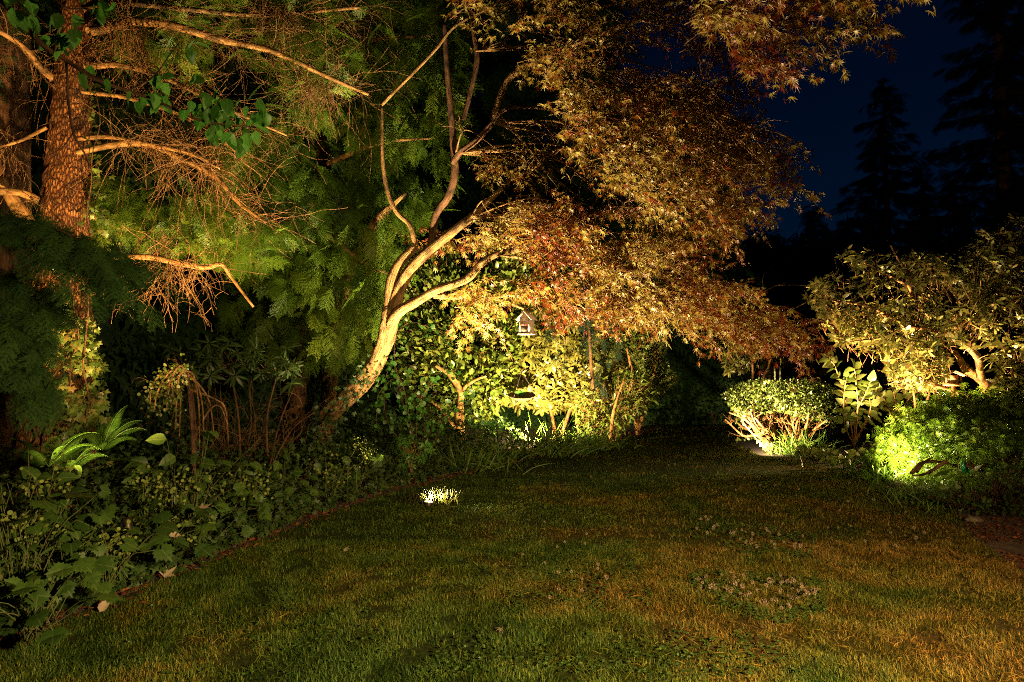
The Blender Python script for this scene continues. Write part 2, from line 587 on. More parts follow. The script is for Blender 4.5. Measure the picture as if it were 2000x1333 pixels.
# ------------------------------------------------------------------ ground, lawn, path
def lawn_material(name, blades):
    """Turf colour from position: green, olive and dry straw patches."""
    m, nd, lk, pb = mat_new(name)
    g = nd.new("ShaderNodeTexCoord")
    n1 = nd.new("ShaderNodeTexNoise")
    n1.inputs["Scale"].default_value, n1.inputs["Detail"].default_value = .75, 7
    n1.inputs["Roughness"].default_value = .68
    n1.inputs["Distortion"].default_value = .6
    mp = nd.new("ShaderNodeMapping")
    mp.inputs["Location"].default_value = (3.7, 1.2, 0)
    lk.new(g.outputs["Object"], mp.inputs[0])
    lk.new(mp.outputs[0], n1.inputs["Vector"])
    sx = nd.new("ShaderNodeSeparateXYZ")
    lk.new(g.outputs["Object"], sx.inputs[0])
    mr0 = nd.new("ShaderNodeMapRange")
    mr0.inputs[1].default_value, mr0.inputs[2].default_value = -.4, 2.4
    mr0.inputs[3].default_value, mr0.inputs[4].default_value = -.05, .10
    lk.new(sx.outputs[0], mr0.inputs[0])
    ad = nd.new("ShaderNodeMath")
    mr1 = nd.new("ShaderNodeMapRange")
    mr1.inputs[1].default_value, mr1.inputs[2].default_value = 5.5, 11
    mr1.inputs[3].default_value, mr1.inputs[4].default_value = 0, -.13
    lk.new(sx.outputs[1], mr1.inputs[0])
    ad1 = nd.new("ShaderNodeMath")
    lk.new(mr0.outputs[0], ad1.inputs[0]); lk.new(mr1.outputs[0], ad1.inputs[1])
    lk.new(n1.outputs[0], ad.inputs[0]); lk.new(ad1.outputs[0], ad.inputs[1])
    r = ramp(nd, [(.36, (.050, .090, .012)), (.46, (.085, .115, .016)), (.56, (.16, .13, .022)), (.68, (.22, .132, .030))])
    lk.new(ad.outputs[0], r.inputs[0])
    col = r.outputs[0]
    if blades:
        a = nd.new("ShaderNodeAttribute")
        a.attribute_name = "rnd"
        r2 = ramp(nd, [(0, (.2, .4, .25)), (.5, (.7, .9, .65)), (.82, (1.4, 1.3, .9)), (1, (2.9, 2.4, 1.7))])
        lk.new(a.outputs["Fac"], r2.inputs[0])
        c2 = r2.outputs[0]
    else:
        n2 = nd.new("ShaderNodeTexNoise")
        n2.inputs["Scale"].default_value, n2.inputs["Detail"].default_value = 60, 4
        lk.new(g.outputs["Object"], n2.inputs["Vector"])
        r2 = ramp(nd, [(.35, (.08, .09, .08)), (.65, (.42, .42, .4))])
        lk.new(n2.outputs[0], r2.inputs[0])
        c2 = r2.outputs[0]
    mx = nd.new("ShaderNodeMix")
    mx.data_type, mx.blend_type = 'RGBA', 'MULTIPLY'
    mx.inputs[0].default_value = 1
    lk.new(col, mx.inputs[6]); lk.new(c2, mx.inputs[7])
    lk.new(mx.outputs[2], pb.inputs["Base Color"])
    pb.inputs["Roughness"].default_value = .6 if blades else .95
    pb.inputs["Specular IOR Level"].default_value = .3 if blades else .1
    if blades:
        tr = nd.new("ShaderNodeBsdfTranslucent")
        lk.new(mx.outputs[2], tr.inputs[0])
        ms = nd.new("ShaderNodeMixShader")
        ms.inputs[0].default_value = .3
        lk.new(pb.outputs[0], ms.inputs[1]); lk.new(tr.outputs[0], ms.inputs[2])
        lk.new(ms.outputs[0], nd["Material Output"].inputs[0])
    return m


M_TURF = lawn_material("turf", False)
M_GRASS = lawn_material("lawn grass", True)
M_SOIL = flat_mat("bed soil", (.045, .026, .014), (.02, .012, .007), .95, 9, .8)
M_PATH = flat_mat("path paving", (.12, .066, .032), (.035, .018, .009), .95, 9, 1.0)

# lawn outline on the ground, from the photo's bed edges
EDGE_L = [(-260, 1400), (-60, 1300), (0, 1268), (150, 1203), (330, 1133), (500, 1062), (620, 1012), (770, 962), (900, 930),
          (1030, 897), (1140, 880), (1225, 856), (1290, 838), (1300, 824)]
EDGE_R = [(1440, 826), (1440, 868), (1490, 893), (1640, 915), (1700, 950), (1800, 975), (1870, 1004), (1900, 1052), (2000, 1120), (2200, 1260)]
_l = gd(*np.array(EDGE_L, float).T)[:, :2]
_r = gd(*np.array(EDGE_R, float).T)[:, :2]
LAWN = np.vstack([_l, _r, [[6.5, -6], [-6.5, -6], [-4.5, 2.0]]])


def sheet(name, pts, z, mat):
    me = bpy.data.meshes.new(name)
    import bmesh
    bm = bmesh.new()
    vs = [bm.verts.new((float(p[0]), float(p[1]), z)) for p in pts]
    f = bm.faces.new(vs)
    if f.normal.z < 0: f.normal_flip()
    bmesh.ops.triangulate(bm, faces=[f])
    bm.normal_update()
    bm.to_mesh(me); bm.free()
    me.materials.append(mat)
    o = bpy.data.objects.new(name, me)
    COL.objects.link(o)
    return o


g = sheet("ground", [(-250, -60), (250, -60), (250, 400), (-250, 400)], 0, M_SOIL)
tag(g, "dark bare garden soil under the planting", "ground", kind="structure")
tag(sheet("lawn", LAWN, .006, M_TURF), "patchy green and straw coloured lawn between the planted beds", "lawn", kind="structure")
PATH = [gd(u, v)[:2] for u, v in [(1872, 1006), (1902, 1054), (2004, 1122), (2205, 1262), (2900, 1500), (3300, 1180), (2350, 1045), (2000, 1016)]]
tag(sheet("path", PATH, .010, M_PATH), "brown garden path beside the lawn at the right edge", "path", kind="structure")


def lawn_points(n, dmin, dmax):
    c = np.stack([(rnd(n) - .5), rnd(n)], -1)
    d = dmin + (dmax - dmin) * c[:, 1] ** .75
    x = c[:, 0] * 1.62 * d
    p = np.stack([x, d], -1)
    return p[inpoly(p[:, 0], p[:, 1], LAWN)]


def grass_blades():
    mb = MB()
    for n, d0, d1, ln, wd in ((480000, 2.9, 6.5, .030, .0028), (210000, 6.0, 11, .032, .0042), (100000, 10, 24, .034, .008)):
        p = lawn_points(n, d0, d1)
        P3 = np.concatenate([p, np.full((len(p), 1), .004)], 1)
        if d0 < 9:      # thin spots and dark thatch between the clumps
            dn = .55 * vnoise(P3, 6.) + .45 * vnoise(P3 + 5, 19.)
            P3 = P3[dn > .40 + .16 * (rnd(len(P3)) - .5)]
        K = len(P3)
        tall = .45 + .7 * vnoise(P3, 1.7) + .9 * vnoise(P3 + 9, 7.) ** 2
        L = ln * tall * (.55 + .9 * rnd(K))
        a = 12 * vnoise(P3 + 3, 2.2) + 1.1 * nrm(K)
        lean = .25 + 2.2 * rnd(K) ** 1.3
        D = np.stack([np.cos(a) * lean, np.sin(a) * lean, np.ones(K)], -1)
        D = unit(D)
        S = np.stack([-np.sin(a), np.cos(a), np.zeros(K)], -1)
        W = wd * (.7 + .6 * rnd(K))
        mid = P3 + D * (L * .55)[:, None]
        D2 = unit(D + np.stack([np.cos(a), np.sin(a), -.35 * np.ones(K)], -1) * (.5 * rnd(K))[:, None])
        tip = mid + D2 * (L * .45)[:, None]
        V = np.stack([P3 - S * W[:, None] * .5, P3 + S * W[:, None] * .5, mid + S * W[:, None] * .42, mid - S * W[:, None] * .42, tip], 1)
        b = (np.arange(K) * 5)[:, None]
        T = np.concatenate([b + np.array([[0, 1, 2]]), b + np.array([[0, 2, 3]]), b + np.array([[3, 2, 4]])])
        mb.add(V, T, np.repeat(rnd(K), 5))
    # long dry straws lying across the turf
    p = lawn_points(26000, 2.9, 10)
    P3 = np.concatenate([p, .008 + .022 * rnd(len(p), 1)], 1)
    P3 = P3[vnoise(P3, .9) + .12 * P3[:, 0] / 2 > .50]
    K = len(P3)
    a = rnd(K) * 2 * np.pi
    D = unit(np.stack([np.cos(a), np.sin(a), .25 * rnd(K)], -1))
    S = np.stack([-np.sin(a), np.cos(a), .3 * nrm(K)], -1)
    L = (.04 + .06 * rnd(K))[:, None]
    mid = P3 + D * L * .5 + [0, 0, .006]
    tip = P3 + D * L + .012 * nrm(K, 3)
    V = np.stack([P3 - S * .001, P3 + S * .001, mid + S * .0012, mid - S * .0012, tip], 1)
    b = (np.arange(K) * 5)[:, None]
    mb.add(V, np.concatenate([b + np.array([[0, 1, 2]]), b + np.array([[0, 2, 3]]), b + np.array([[3, 2, 4]])]), np.repeat(.8 + .2 * rnd(K), 5))
    o = mb.build("lawn_grass", M_GRASS)
    tag(o, "short mixed grass blades covering the lawn", "grass", kind="stuff")


grass_blades()


def bed_points(n, left=True, dmin=3.2, dmax=15, depth=4.0):
    """Points in the left bed, spread from the lawn edge back into the planting."""
    e = spline(np.array([[x, y, 0] for x, y in _l[1:]]), 8)[:, :2]
    e = e[(e[:, 1] > dmin) & (e[:, 1] < dmax)]
    k = rng.integers(0, len(e) - 1, n)
    p = e[k] + (e[k + 1] - e[k]) * rnd(n)[:, None]
    t = unit(e[np.minimum(k + 1, len(e) - 1)] - e[k])
    nl = np.stack([-t[:, 1], t[:, 0]], -1)
    b = rnd(n) * depth
    return p + nl * b[:, None], b


# mulch strip along the left lawn edge
def mulch():
    mb = MB()
    p, b = bed_points(5200, depth=.45, dmax=20)
    p = p + nrm(len(p), 2) * .09
    K = len(p)
    pos = np.concatenate([p, .012 + .02 * rnd(K, 1)], 1)
    ax = unit(np.stack([nrm(K), nrm(K), .25 * nrm(K)], -1))
    nr = unit(np.stack([.5 * nrm(K), .5 * nrm(K), np.ones(K)], -1))
    inst(mb, t_oval(.16, .5, .3, .1, 3), ax, nr, pos, .02 + .05 * rnd(K), rnd(K))
    tag(mb.build("bark_mulch", M_MULCH), "reddish brown bark and dead leaf litter along the left lawn edge", "mulch", kind="stuff")


mulch()


def path_litter():
    q = sample_poly([(1880, 1010), (1990, 1015), (2100, 1040), (2150, 1200), (2010, 1125), (1905, 1055)], 2600)
    P = gd(q[:, 0], q[:, 1])
    P = P[vnoise(P, 3.) > .38]
    K = len(P)
    P[:, 2] = .016 + .012 * rnd(K)
    m = MB()
    inst(m, t_oval(.3, .5, .3, .2, 3), unit(np.stack([nrm(K), nrm(K), .2 * nrm(K)], -1)), unit(np.array([0, 0, 1]) + .5 * nrm(K, 3)), P, .012 + .035 * rnd(K) ** 2, .75 * rnd(K))
    tag(m.build("path_litter", M_MULCH), "brown leaf litter and bark scraps strewn over the path", "leaf litter", kind="stuff")


path_litter()

# ------------------------------------------------------------------ lamps
WARM = (1.0, .66, .30)


def spot(fix, pos, target, power, cone, color=WARM, blend=.6, rad=.03):
    l = bpy.data.lights.new("lamp_beam", 'SPOT')
    l.energy, l.color, l.spot_size, l.spot_blend, l.shadow_soft_size = power, color, R(cone), blend, rad
    o = bpy.data.objects.new("lamp_beam", l)
    COL.objects.link(o)
    from mathutils import Vector
    dv = Vector([float(x) for x in np.asarray(target) - np.asarray(pos)])
    o.location = [float(x) for x in pos]
    o.rotation_euler = dv.to_track_quat('-Z', 'Y').to_euler()
    return o


def ring_disc(mb, c, axis, r, n=20, r2=None, off=0):
    B = basis(np.asarray(axis, float)[None], np.array([[.3, .5, .81]]))[0]
    a = np.linspace(0, 2 * np.pi, n, endpoint=False)
    P = c + off * B[:, 1] + r * (np.cos(a)[:, None] * B[:, 0] + np.sin(a)[:, None] * B[:, 2])
    V = np.vstack([c + off * B[:, 1], P])
    T = [(0, 1 + i, 1 + (i + 1) % n) for i in range(n)]
    mb.add(V, T)


def stake_lamp(u, v, d, z, target, power, cone, label, color=WARM, blend=.6):
    """Assumed or added small bullet spotlight on a ground stake; the beam starts at its lens."""
    p = at(u, v, d)
    p = np.array([p[0], p[1], z])
    ax = unit(np.asarray(target) - p)
    t = thing("assumed_spotlight", (p[0], p[1], 0), label, "spotlight", "assumed garden spotlights among the plants")
    m = MB()
    tubes(m, np.stack([p - ax * .10, p - ax * .09, p - ax * .02, p])[None], np.array([[.018, .034, .036, .036]]), 16)
    m.build("lamp_housing", M_METAL, t, True)
    m = MB()
    q = p - ax * .08
    tubes(m, np.stack([q, q * [1, 1, .5], q * [1, 1, 0] + [0, 0, -.1]])[None], np.array([[.01, .01, .006]]), 8)
    m.build("stake", M_METAL, t, True)
    m = MB()
    ring_disc(m, p, ax, .033, off=.001)
    m.build("lens", M_LENS, t)
    spot(t, p + ax * .012, target, power, cone, color, blend)
    return p


# the visible lamp in the lawn
LP = gd(837, 989)
LAMP = np.array([LP[0], LP[1], .05])
_t = at(900, 300, 8.6)
_ax = unit(_t - LAMP)
wl_t = thing("well_light", (LP[0], LP[1], 0), "small lit uplight glowing in the lawn below the red maple", "uplight")
m = MB()
tubes(m, np.stack([LAMP - _ax * .12, LAMP - _ax * .06, LAMP - _ax * .005, LAMP + _ax * .004])[None], np.array([[.035, .055, .06, .056]]), 24)
m.build("lamp_housing", M_METAL, wl_t, True)
m = MB()
ring_disc(m, LAMP, _ax, .052, 24, off=.005)
m.build("lens", M_LENS, wl_t)
spot(wl_t, LAMP + _ax * .02, at(1060, 170, 8.1), 7200, 168, (1, .73, .36), .95, .04)

# assumed bed lamps, unseen among the plants; the last added to light the mound
LAMPS = [
    stake_lamp(250, 950, 5.3, .45, at(160, 230, 7.4), 3500, 86, "assumed small spotlight hidden by the fern below the conifer trunk", (1, .56, .19), .9),
    stake_lamp(1040, 868, 14.0, .3, at(1040, 640, 17.0), 6200, 144, "assumed small spotlight behind the grass tuft under the birdhouse", (1, .71, .29), .6),
    stake_lamp(1464, 884, 13.2, .15, at(1560, 745, 14.4), 2300, 118, "assumed small spotlight at the foot of the vase shaped azalea", (1, .73, .36)),
    stake_lamp(1652, 900, 11.4, .3, at(1880, 500, 11.6), 5600, 96, "assumed small spotlight among the hostas aimed up at the twisted rhododendron", (1, .66, .28)),
    stake_lamp(1684, 945, 9.8, .30, at(1975, 740, 9.8), 850, 130, "assumed small spotlight at the left foot of the weeping maple mound", (1, .80, .38), .9),
    stake_lamp(1905, 790, 11.95, 1.0, at(1925, 790, 10.6), 2600, 160, "added small raised spotlight lighting the lace maple dome from behind its top", (1, .68, .30), .8),
]


def clear_of_lamps(P, r=.3):
    k = np.ones(len(P), bool)
    for q in LAMPS + [LAMP]:
        k &= np.linalg.norm(P - q, axis=-1) > r
        k &= ~((np.linalg.norm((P - q)[:, :2], axis=-1) < r) & (P[:, 2] > q[2] - .05) & (P[:, 2] < q[2] + .5))
    return k


# assumed lamp behind the camera, unseen, added to wash the near lawn
pl = thing("assumed_lantern", (2.6, -.7, 2.25), "assumed unseen lantern behind the viewer that lights the near lawn", "lantern")
m = MB()
tubes(m, np.array([[[2.6, -.7, 2.10], [2.6, -.7, 2.13], [2.6, -.7, 2.35], [2.6, -.7, 2.43]]]), np.array([[.02, .07, .1, .02]]), 8)
m.build("lamp_housing", M_METAL, pl)
spot(pl, np.array([2.6, -.7, 2.05]), np.array([1.3, 1.9, 0]), 5600, 116, (1, .67, .31), 1.0, .08)


# ------------------------------------------------------------------ vegetation builders
def hemlock_foliage(poly, n, d0, d1, size, parent, mat, tmpl=None, name="foliage", out=(.3, -.5, -.35), gap=0.0, gs=1.2, spread=.6):
    uv = sample_poly(poly, n)
    d = d0 + (d1 - d0) * rnd(n)
    P = at(uv[:, 0], uv[:, 1], d)
    if gap:
        P = P[vnoise(P, gs) > gap]
    K = len(P)
    ax = unit(np.asarray(out) + spread * nrm(K, 3) * [1, 1, .5])
    nr = unit(np.array([0, -.35, 1]) + .45 * nrm(K, 3))
    r = np.clip(vnoise(P, 1.5) * .8 + .35 * (rnd(K) - .3), 0, 1)
    m = MB()
    inst(m, tmpl or T_SPRAY, ax, nr, P, size * (.6 + .7 * rnd(K)), r)
    return m.build(name, mat, parent)


def part_limb(parent, path, half, d0, d1=None, mat=None, name="branch", n=10, bump=.15, bscale=25.):
    m, P = limb(path, half, d0, d1, n, 6, bump, bscale)
    return m.build(name, mat, parent, True), P


def twigs_on(P, n, L, r0, droop, wander, outw=(0, 0, 0), subs=3, M=7, mb=None):
    """Bare twigs springing from a polyline, each with side twigs."""
    mb = mb or MB()
    k = rng.integers(0, len(P) - 1, n)
    S = P[k] + (P[k + 1] - P[k]) * rnd(n)[:, None]
    T = unit(P[k + 1] - P[k])
    D = unit(T * .7 + .9 * nrm(n, 3) + np.asarray(outw))
    LL = L * (.35 + .9 * rnd(n))
    G = grow(S, D, LL, M, droop, wander)
    tubes(mb, G, taper(n, M, r0 * (.6 + .8 * rnd(n))), 3)
    if subs:
        q = np.repeat(np.arange(n), subs)
        j = rng.integers(1, M - 1, len(q))
        S2 = G[q, j]
        D2 = unit(unit(G[q, j + 1] - G[q, j]) + .9 * nrm(len(q), 3))
        G2 = grow(S2, D2, LL[q] * (.25 + .4 * rnd(len(q))), 5, droop * 1.3, wander * 1.3)
        tubes(mb, G2, taper(len(q), 5, r0 * .55), 3)
    return mb, G


# ------------------------------------------------------------------ conifer with the lit trunk (left)
def build_conifer():
    d = 7.5
    base = at(112, 1000, d)
    t = thing("conifer_tree", (base[0], base[1], 0), "tall conifer with orange lit flaky bark and bare arching limbs", "tree")
    path = [(100, 1030), (108, 880), (116, 700), (122, 560), (127, 400), (137, 220), (148, 60), (156, -120), (160, -300)]
    half = np.array([74, 66, 58, 50, 41, 35, 29, 25, 22]) / FX * d
    P = at([p[0] for p in path], [p[1] for p in path], d)
    m = MB()
    C = spline(P, 26)
    rr = np.interp(np.linspace(0, 8, len(C)), np.arange(9), half)
    tubes(m, C[None], rr[None], 72, bump=.16, bscale=32)
    m.build("trunk", M_BARK, t, True)
    limbs = [  # path, half widths, d0, d1, twig count, twig length, droop
        ([(172, 62), (215, 55), (260, 43), (340, 52), (430, 78), (530, 100), (640, 150), (720, 185)], [9, 8, 8, 5, 3], 7.35, 8.6, 130, .8, .10),
        ([(165, 132), (230, 128), (300, 145), (370, 175), (450, 215), (560, 265)], [6, 5, 4, 2], 7.3, 8.2, 110, .7, .12),
        ([(150, 298), (230, 282), (290, 283), (350, 308), (420, 345), (470, 400), (520, 435)], [6, 6, 5, 2], 7.2, 7.6, 150, .6, .13),
        ([(150, 272), (210, 268), (285, 282), (370, 300), (430, 330)], [5, 5, 4, 2], 7.25, 7.3, 140, .55, .12),
        ([(160, 180), (240, 190), (330, 215), (400, 245), (470, 305)], [4, 4, 4, 2], 7.3, 7.6, 70, .7, .1),
        ([(-40, 40), (10, 68), (45, 92), (75, 128), (110, 158)], [4, 5, 7, 8], 6.8, 7.4, 60, .5, .1),
        ([(-60, 372), (0, 374), (45, 378), (90, 400)], [6, 8, 8], 6.9, 7.4, 25, .5, .1),
        ([(-25, 330), (5, 358), (35, 405), (62, 448), (80, 490)], [11, 13, 15, 14], 7.2, 7.4, 0, .4, .1),
        ([(215, 505), (260, 502), (300, 504), (360, 517), (400, 523), (432, 517), (450, 540), (495, 600)], [4, 6, 5, 4, 2], 7.1, 7.5, 20, .4, .15),
        ([(90, 250), (40, 275), (-10, 290)], [4, 3, 2], 7.3, 7.0, 40, .5, .12),
        ([(160, 20), (250, 8), (380, 20), (520, 30), (700, 15)], [6, 5, 4, 3], 7.4, 9.0, 110, .8, .14),
    ]
    for path, half, d0, d1, n, L, dr in limbs:
        b, P = part_limb(t, path, half, d0, d1, M_LIMB)
        if n:
            mb, _ = twigs_on(P[6:], int(n * .68), L * 1.35, .0036, dr * .8, .2, outw=(0, -.1, .1), subs=2)
            mb.build("sprays", M_TWIG, b)
    # hanging bunches of dead twigs
    for (u, v, dd, n, L) in ((345, 515, 7.3, 42, .95), (560, 30, 8.6, 90, 1.0), (620, 150, 8.9, 80, .9), (250, 60, 7.5, 60, .9), (310, 460, 7.5, 18, .5)):
        S = at(u, v, dd) + nrm(n, 3) * [.12, .12, .06]
        G = grow(S, nrm(n, 3) * .5 + [0, 0, -.6], L * (.3 + .75 * rnd(n)), 8, .12, .22)
        mb = MB()
        tubes(mb, G, taper(n, 8, .0045), 3)
        q = np.repeat(np.arange(n), 4)
        j = rng.integers(1, 7, len(q))
        G2 = grow(G[q, j], nrm(len(q), 3) + [0, 0, -.4], .08 + .2 * rnd(len(q)), 5, .15, .3)
        tubes(mb, G2, taper(len(q), 5, .003), 3)
        mb.build("sprays", M_TWIG, t)
    # thin living needles among the bare limbs
    hemlock_foliage([(180, 10), (430, -30), (700, -30), (720, 190), (560, 250), (430, 200), (250, 110)], 600, 8.4, 9.6, .30, t, M_HEM, name="needles", gap=.46)
    hemlock_foliage([(170, 340), (330, 330), (440, 360), (560, 460), (520, 520), (400, 500), (250, 470), (170, 450)], 520, 7.6, 8.8, .24, t, M_HEM, name="needles", gap=.40)
    return t


build_conifer()

# fine drooping brush of the broken arching limb
# ------------------------------------------------------------------ ivy climbing the conifer
def build_trunk_ivy():
    base = at(115, 985, 7.1)
    t = thing("climbing_ivy", (base[0], base[1], 0), "bright ivy climbing the lower trunk of the conifer", "ivy")
    m = MB()
    for u0, u1 in ((80, 120), (130, 150), (165, 186), (60, 90)):
        v = np.linspace(960, 180 if u0 > 150 else 520, 14)
        u = np.linspace(u0, u1, 14) + 8 * nrm(14)
        tube(m, at(u, v, 7.05), np.linspace(.012, .004, 14), 5, 4)
    m.build("stem", M_DKBARK, t, True)
    n = 1500
    v = 520 + 420 * rnd(n) ** .8
    hw = np.interp(v, [520, 700, 940], [48, 66, 95])
    u = 118 + hw * (2 * rnd(n) - 1) * 1.05 + 12
    k = (np.abs(u - 130) / hw)
    d = 7.5 - np.sqrt(np.clip(1 - k ** 2, 0, 1)) * .36 - .03 - .12 * rnd(n) * (v > 640)
    P = at(u, v, d)
    keep = vnoise(P, 5.) > np.interp(v, [520, 640, 760], [.62, .5, .36])
    P = P[keep]
    u2 = np.concatenate([183 + 9 * nrm(46), 190 + 14 * nrm(40)])
    v2 = np.concatenate([165 + 260 * rnd(46), 420 + 60 * nrm(40)])
    P = np.vstack([P, at(u2, v2, 7.25 + .1 * rnd(86))])
    K = len(P)
    ax = unit(np.stack([.7 * nrm(K), -.4 + .4 * nrm(K), -.6 + .5 * nrm(K)], -1))
    nr = unit(np.stack([.15 + .4 * nrm(K), -1 + .3 * nrm(K), .5 + .4 * nrm(K)], -1))
    m = MB()
    inst(m, T_IVY, ax, nr, P, .045 + .05 * rnd(K))
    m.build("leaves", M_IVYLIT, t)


build_trunk_ivy()


# dim trunks deeper in the wood
def plain_trunk(u, v0, v1, half, d, label, lean=0, name="tree", mat=M_DKBARK, foliage=None):
    b = at(u, v0, d)
    t = thing(name, (b[0], b[1], 0), label, "tree")
    p = [(u + lean * k, v0 + 60 + (v1 - v0 - 60) * k) for k in np.linspace(0, 1, 6)]
    m, _ = limb(p, [half * 1.25, half, half * .8], d, d, 28, 14, .18, 12)
    m.build("trunk", mat, t, True)
    return t


t = plain_trunk(2, 990, -300, 42, 8.6, "dim reddish trunk at the left picture edge behind the hemlock boughs", 15)
hemlock_foliage([(-120, -60), (70, -60), (90, 140), (90, 330), (-120, 420)], 70, 7.6, 8.4, .5, t, M_HEMDK, gap=.45)
t = plain_trunk(580, 780, 560, 13, 12.3, "short dim bare trunk between the dark bushes left of the maple", 12, mat=M_DKBARK)
hemlock_foliage([(430, 520), (560, 540), (690, 560), (740, 620), (720, 700), (600, 720), (470, 660), (420, 600)], 260, 11.6, 12.6, .42, t, M_HEM, gap=.35)


# ------------------------------------------------------------------ hemlock behind the maple
def build_hemlock():
    d = 11.3
    b = at(700, 900, d)
    t = thing("hemlock_tree", (b[0], b[1], 0), "feathery green hemlock standing behind the leaning maple trunk", "tree")
    part_limb(t, [(630, 900), (650, 700), (676, 545), (705, 480), (742, 425), (792, 378)], [16, 14, 12, 10, 8, 3], [d + 1.2, d + .9, d, d - .5, d - .8, d - .9], None, M_MBARK, "branch", 16)
    part_limb(t, [(655, 700), (640, 450), (625, 200), (615, -80)], [17, 15, 13, 10], d + 1.2, d + 1.2, M_DKBARK, "trunk", 16)
    br = [([(625, 230), (560, 270), (480, 330)], 11.6), ([(640, 380), (560, 430), (500, 520)], 11.5), ([(640, 320), (740, 280), (850, 270)], 11.2),
          ([(625, 120), (720, 80), (850, 70)], 11.3), ([(640, 460), (720, 520), (790, 540)], 10.9)]
    for p, dd in br:
        o, P = part_limb(t, p, [5, 4, 2], dd, dd - .6, M_LIMB, "branch", 8)
    hemlock_foliage([(540, -60), (890, -60), (900, 120), (880, 320), (850, 420), (800, 440), (740, 600), (700, 690), (610, 690), (560, 480), (600, 330), (560, 120)],
                    2300, 10.2, 12.2, .36, t, M_HEM, out=(.15, -.5, -.55), gap=.30, gs=1.6)
    hemlock_foliage([(440, 240), (560, 200), (620, 330), (640, 520), (620, 600), (560, 580), (480, 520), (420, 420)], 1000, 10.2, 12.0, .34, t, M_HEM,
                    out=(-.25, -.5, -.5), gap=.36, gs=1.4)
    m, _ = twigs_on(at([560, 600, 660, 720, 700], [100, 40, 20, 60, 160], 10.6), 120, .9, .004, .15, .25, subs=3)
    m.build("sprays", M_TWIG, t)


build_hemlock()


# ------------------------------------------------------------------ near boughs at the left edge
def build_near_boughs():
    d = 4.3
    b = at(-420, 900, d)
    t = thing("young_hemlock", (b[0], b[1], 0), "young dark green hemlock reaching in low from the left picture edge", "tree")
    part_limb(t, [(-430, 1350), (-425, 900), (-415, 500), (-400, 150)], [22, 18, 14, 6], d, d, M_DKBARK, "trunk", 14)
    boughs = [[(-415, 480), (-150, 410), (20, 440), (150, 470), (290, 530)], [(-418, 560), (-150, 500), (-20, 530), (60, 560), (105, 600)],
              [(-420, 620), (-120, 570), (-20, 610), (40, 630), (85, 665)], [(-422, 690), (-150, 610), (-10, 650), (40, 700), (70, 770)],
              [(-424, 700), (-200, 590), (-60, 600), (10, 640), (50, 700)], [(-415, 430), (-120, 400), (40, 460), (150, 500), (245, 570)],
              [(-414, 420), (-200, 390), (0, 425), (90, 440), (200, 490)]]
    for p in boughs:
        dd = d + .5 * (rnd() - .5)
        o, P = part_limb(t, p, [8, 5, 3, 1.5], d, dd, M_DKBARK, "bough", 6)
        n = 120
        k = (len(P) * (.35 + .65 * rnd(n) ** .8)).astype(int).clip(0, len(P) - 2)
        T = unit(P[k + 1] - P[k])
        sd = unit(np.cross(T, [0, 0, 1.])) * np.where(rnd(n) < .5, 1, -1)[:, None]
        ax = unit(T * .7 + sd * .9 + [0, 0, -.35] + .25 * nrm(n, 3))
        nr = unit(np.array([0, -.3, 1]) + .25 * nrm(n, 3))
        m = MB()
        inst(m, T_SPRAY_NEAR, ax, nr, P[k] + .05 * nrm(n, 3), .09 + .11 * rnd(n))
        inst(m, T_SPRAY_NEAR, T[-1:], np.array([[0, -.3, 1]]), P[-1:], .25)
        m.build("needles", M_HEMNEAR, o)


build_near_boughs()


# ------------------------------------------------------------------ leafy branch hanging in at the top left
def build_leafy_branch():
    d = 3.4
    p0 = at(-60, -60, 3.1)
    t = thing("dogwood_branch", p0, "dogwood branch with broad green leaves hanging across the top left", "branch")
    o, P = part_limb(t, [(-60, -70), (20, 20), (80, 85), (135, 122), (200, 160), (300, 195), (390, 235), (500, 250)], [6, 5, 4, 3, 1.5], 3.1, 3.7, M_DKBARK, "stem", 8)
    part_limb(t, [(130, 122), (134, 200), (144, 262), (165, 300), (178, 330)], [2.6, 2.5, 2.2, 1], 3.4, 3.45, M_DKBARK, "stem", 6)
    part_limb(t, [(144, 258), (120, 290), (80, 310)], [1.5, 1, .6], 3.43, 3.45, M_DKBARK, "stem", 6)
    part_limb(t, [(250, 178), (300, 150), (330, 110), (350, 85)], [2, 1.5, 1], 3.55, 3.6, M_DKBARK, "stem", 6)
    part_limb(t, [(60, -70), (120, 10), (180, 20), (215, 50)], [2.5, 2, 1], 3.2, 3.3, M_DKBARK, "stem", 6)
    spots = []
    for (u, v, su, sv, n, dd) in ((125, 75, 26, 18, 11, 3.35), (85, 20, 30, 20, 9, 3.2), (185, 12, 25, 12, 7, 3.25), (345, 95, 22, 8, 5, 3.6), (330, 150, 26, 24, 13, 3.55),
                                  (410, 205, 32, 16, 22, 3.65), (475, 240, 26, 18, 22, 3.7), (440, 235, 30, 16, 14, 3.7), (300, 195, 22, 10, 8, 3.5), (30, 5, 20, 14, 5, 3.1), (180, 140, 16, 12, 5, 3.4)):
        spots.append(at(u + su * nrm(n), v + sv * nrm(n), dd + .08 * nrm(n)))
    P = np.vstack(spots)
    K = len(P)
    ax = unit(np.stack([.5 * nrm(K), .4 * nrm(K), -.8 + .4 * nrm(K)], -1))
    nr = unit(np.stack([.5 * nrm(K), -.8 + .4 * nrm(K), .6 + .3 * nrm(K)], -1))
    m = MB()
    inst(m, T_OVATE, ax, nr, P, .055 + .05 * rnd(K))
    m.build("leaves", M_TENDER, t)


build_leafy_branch()


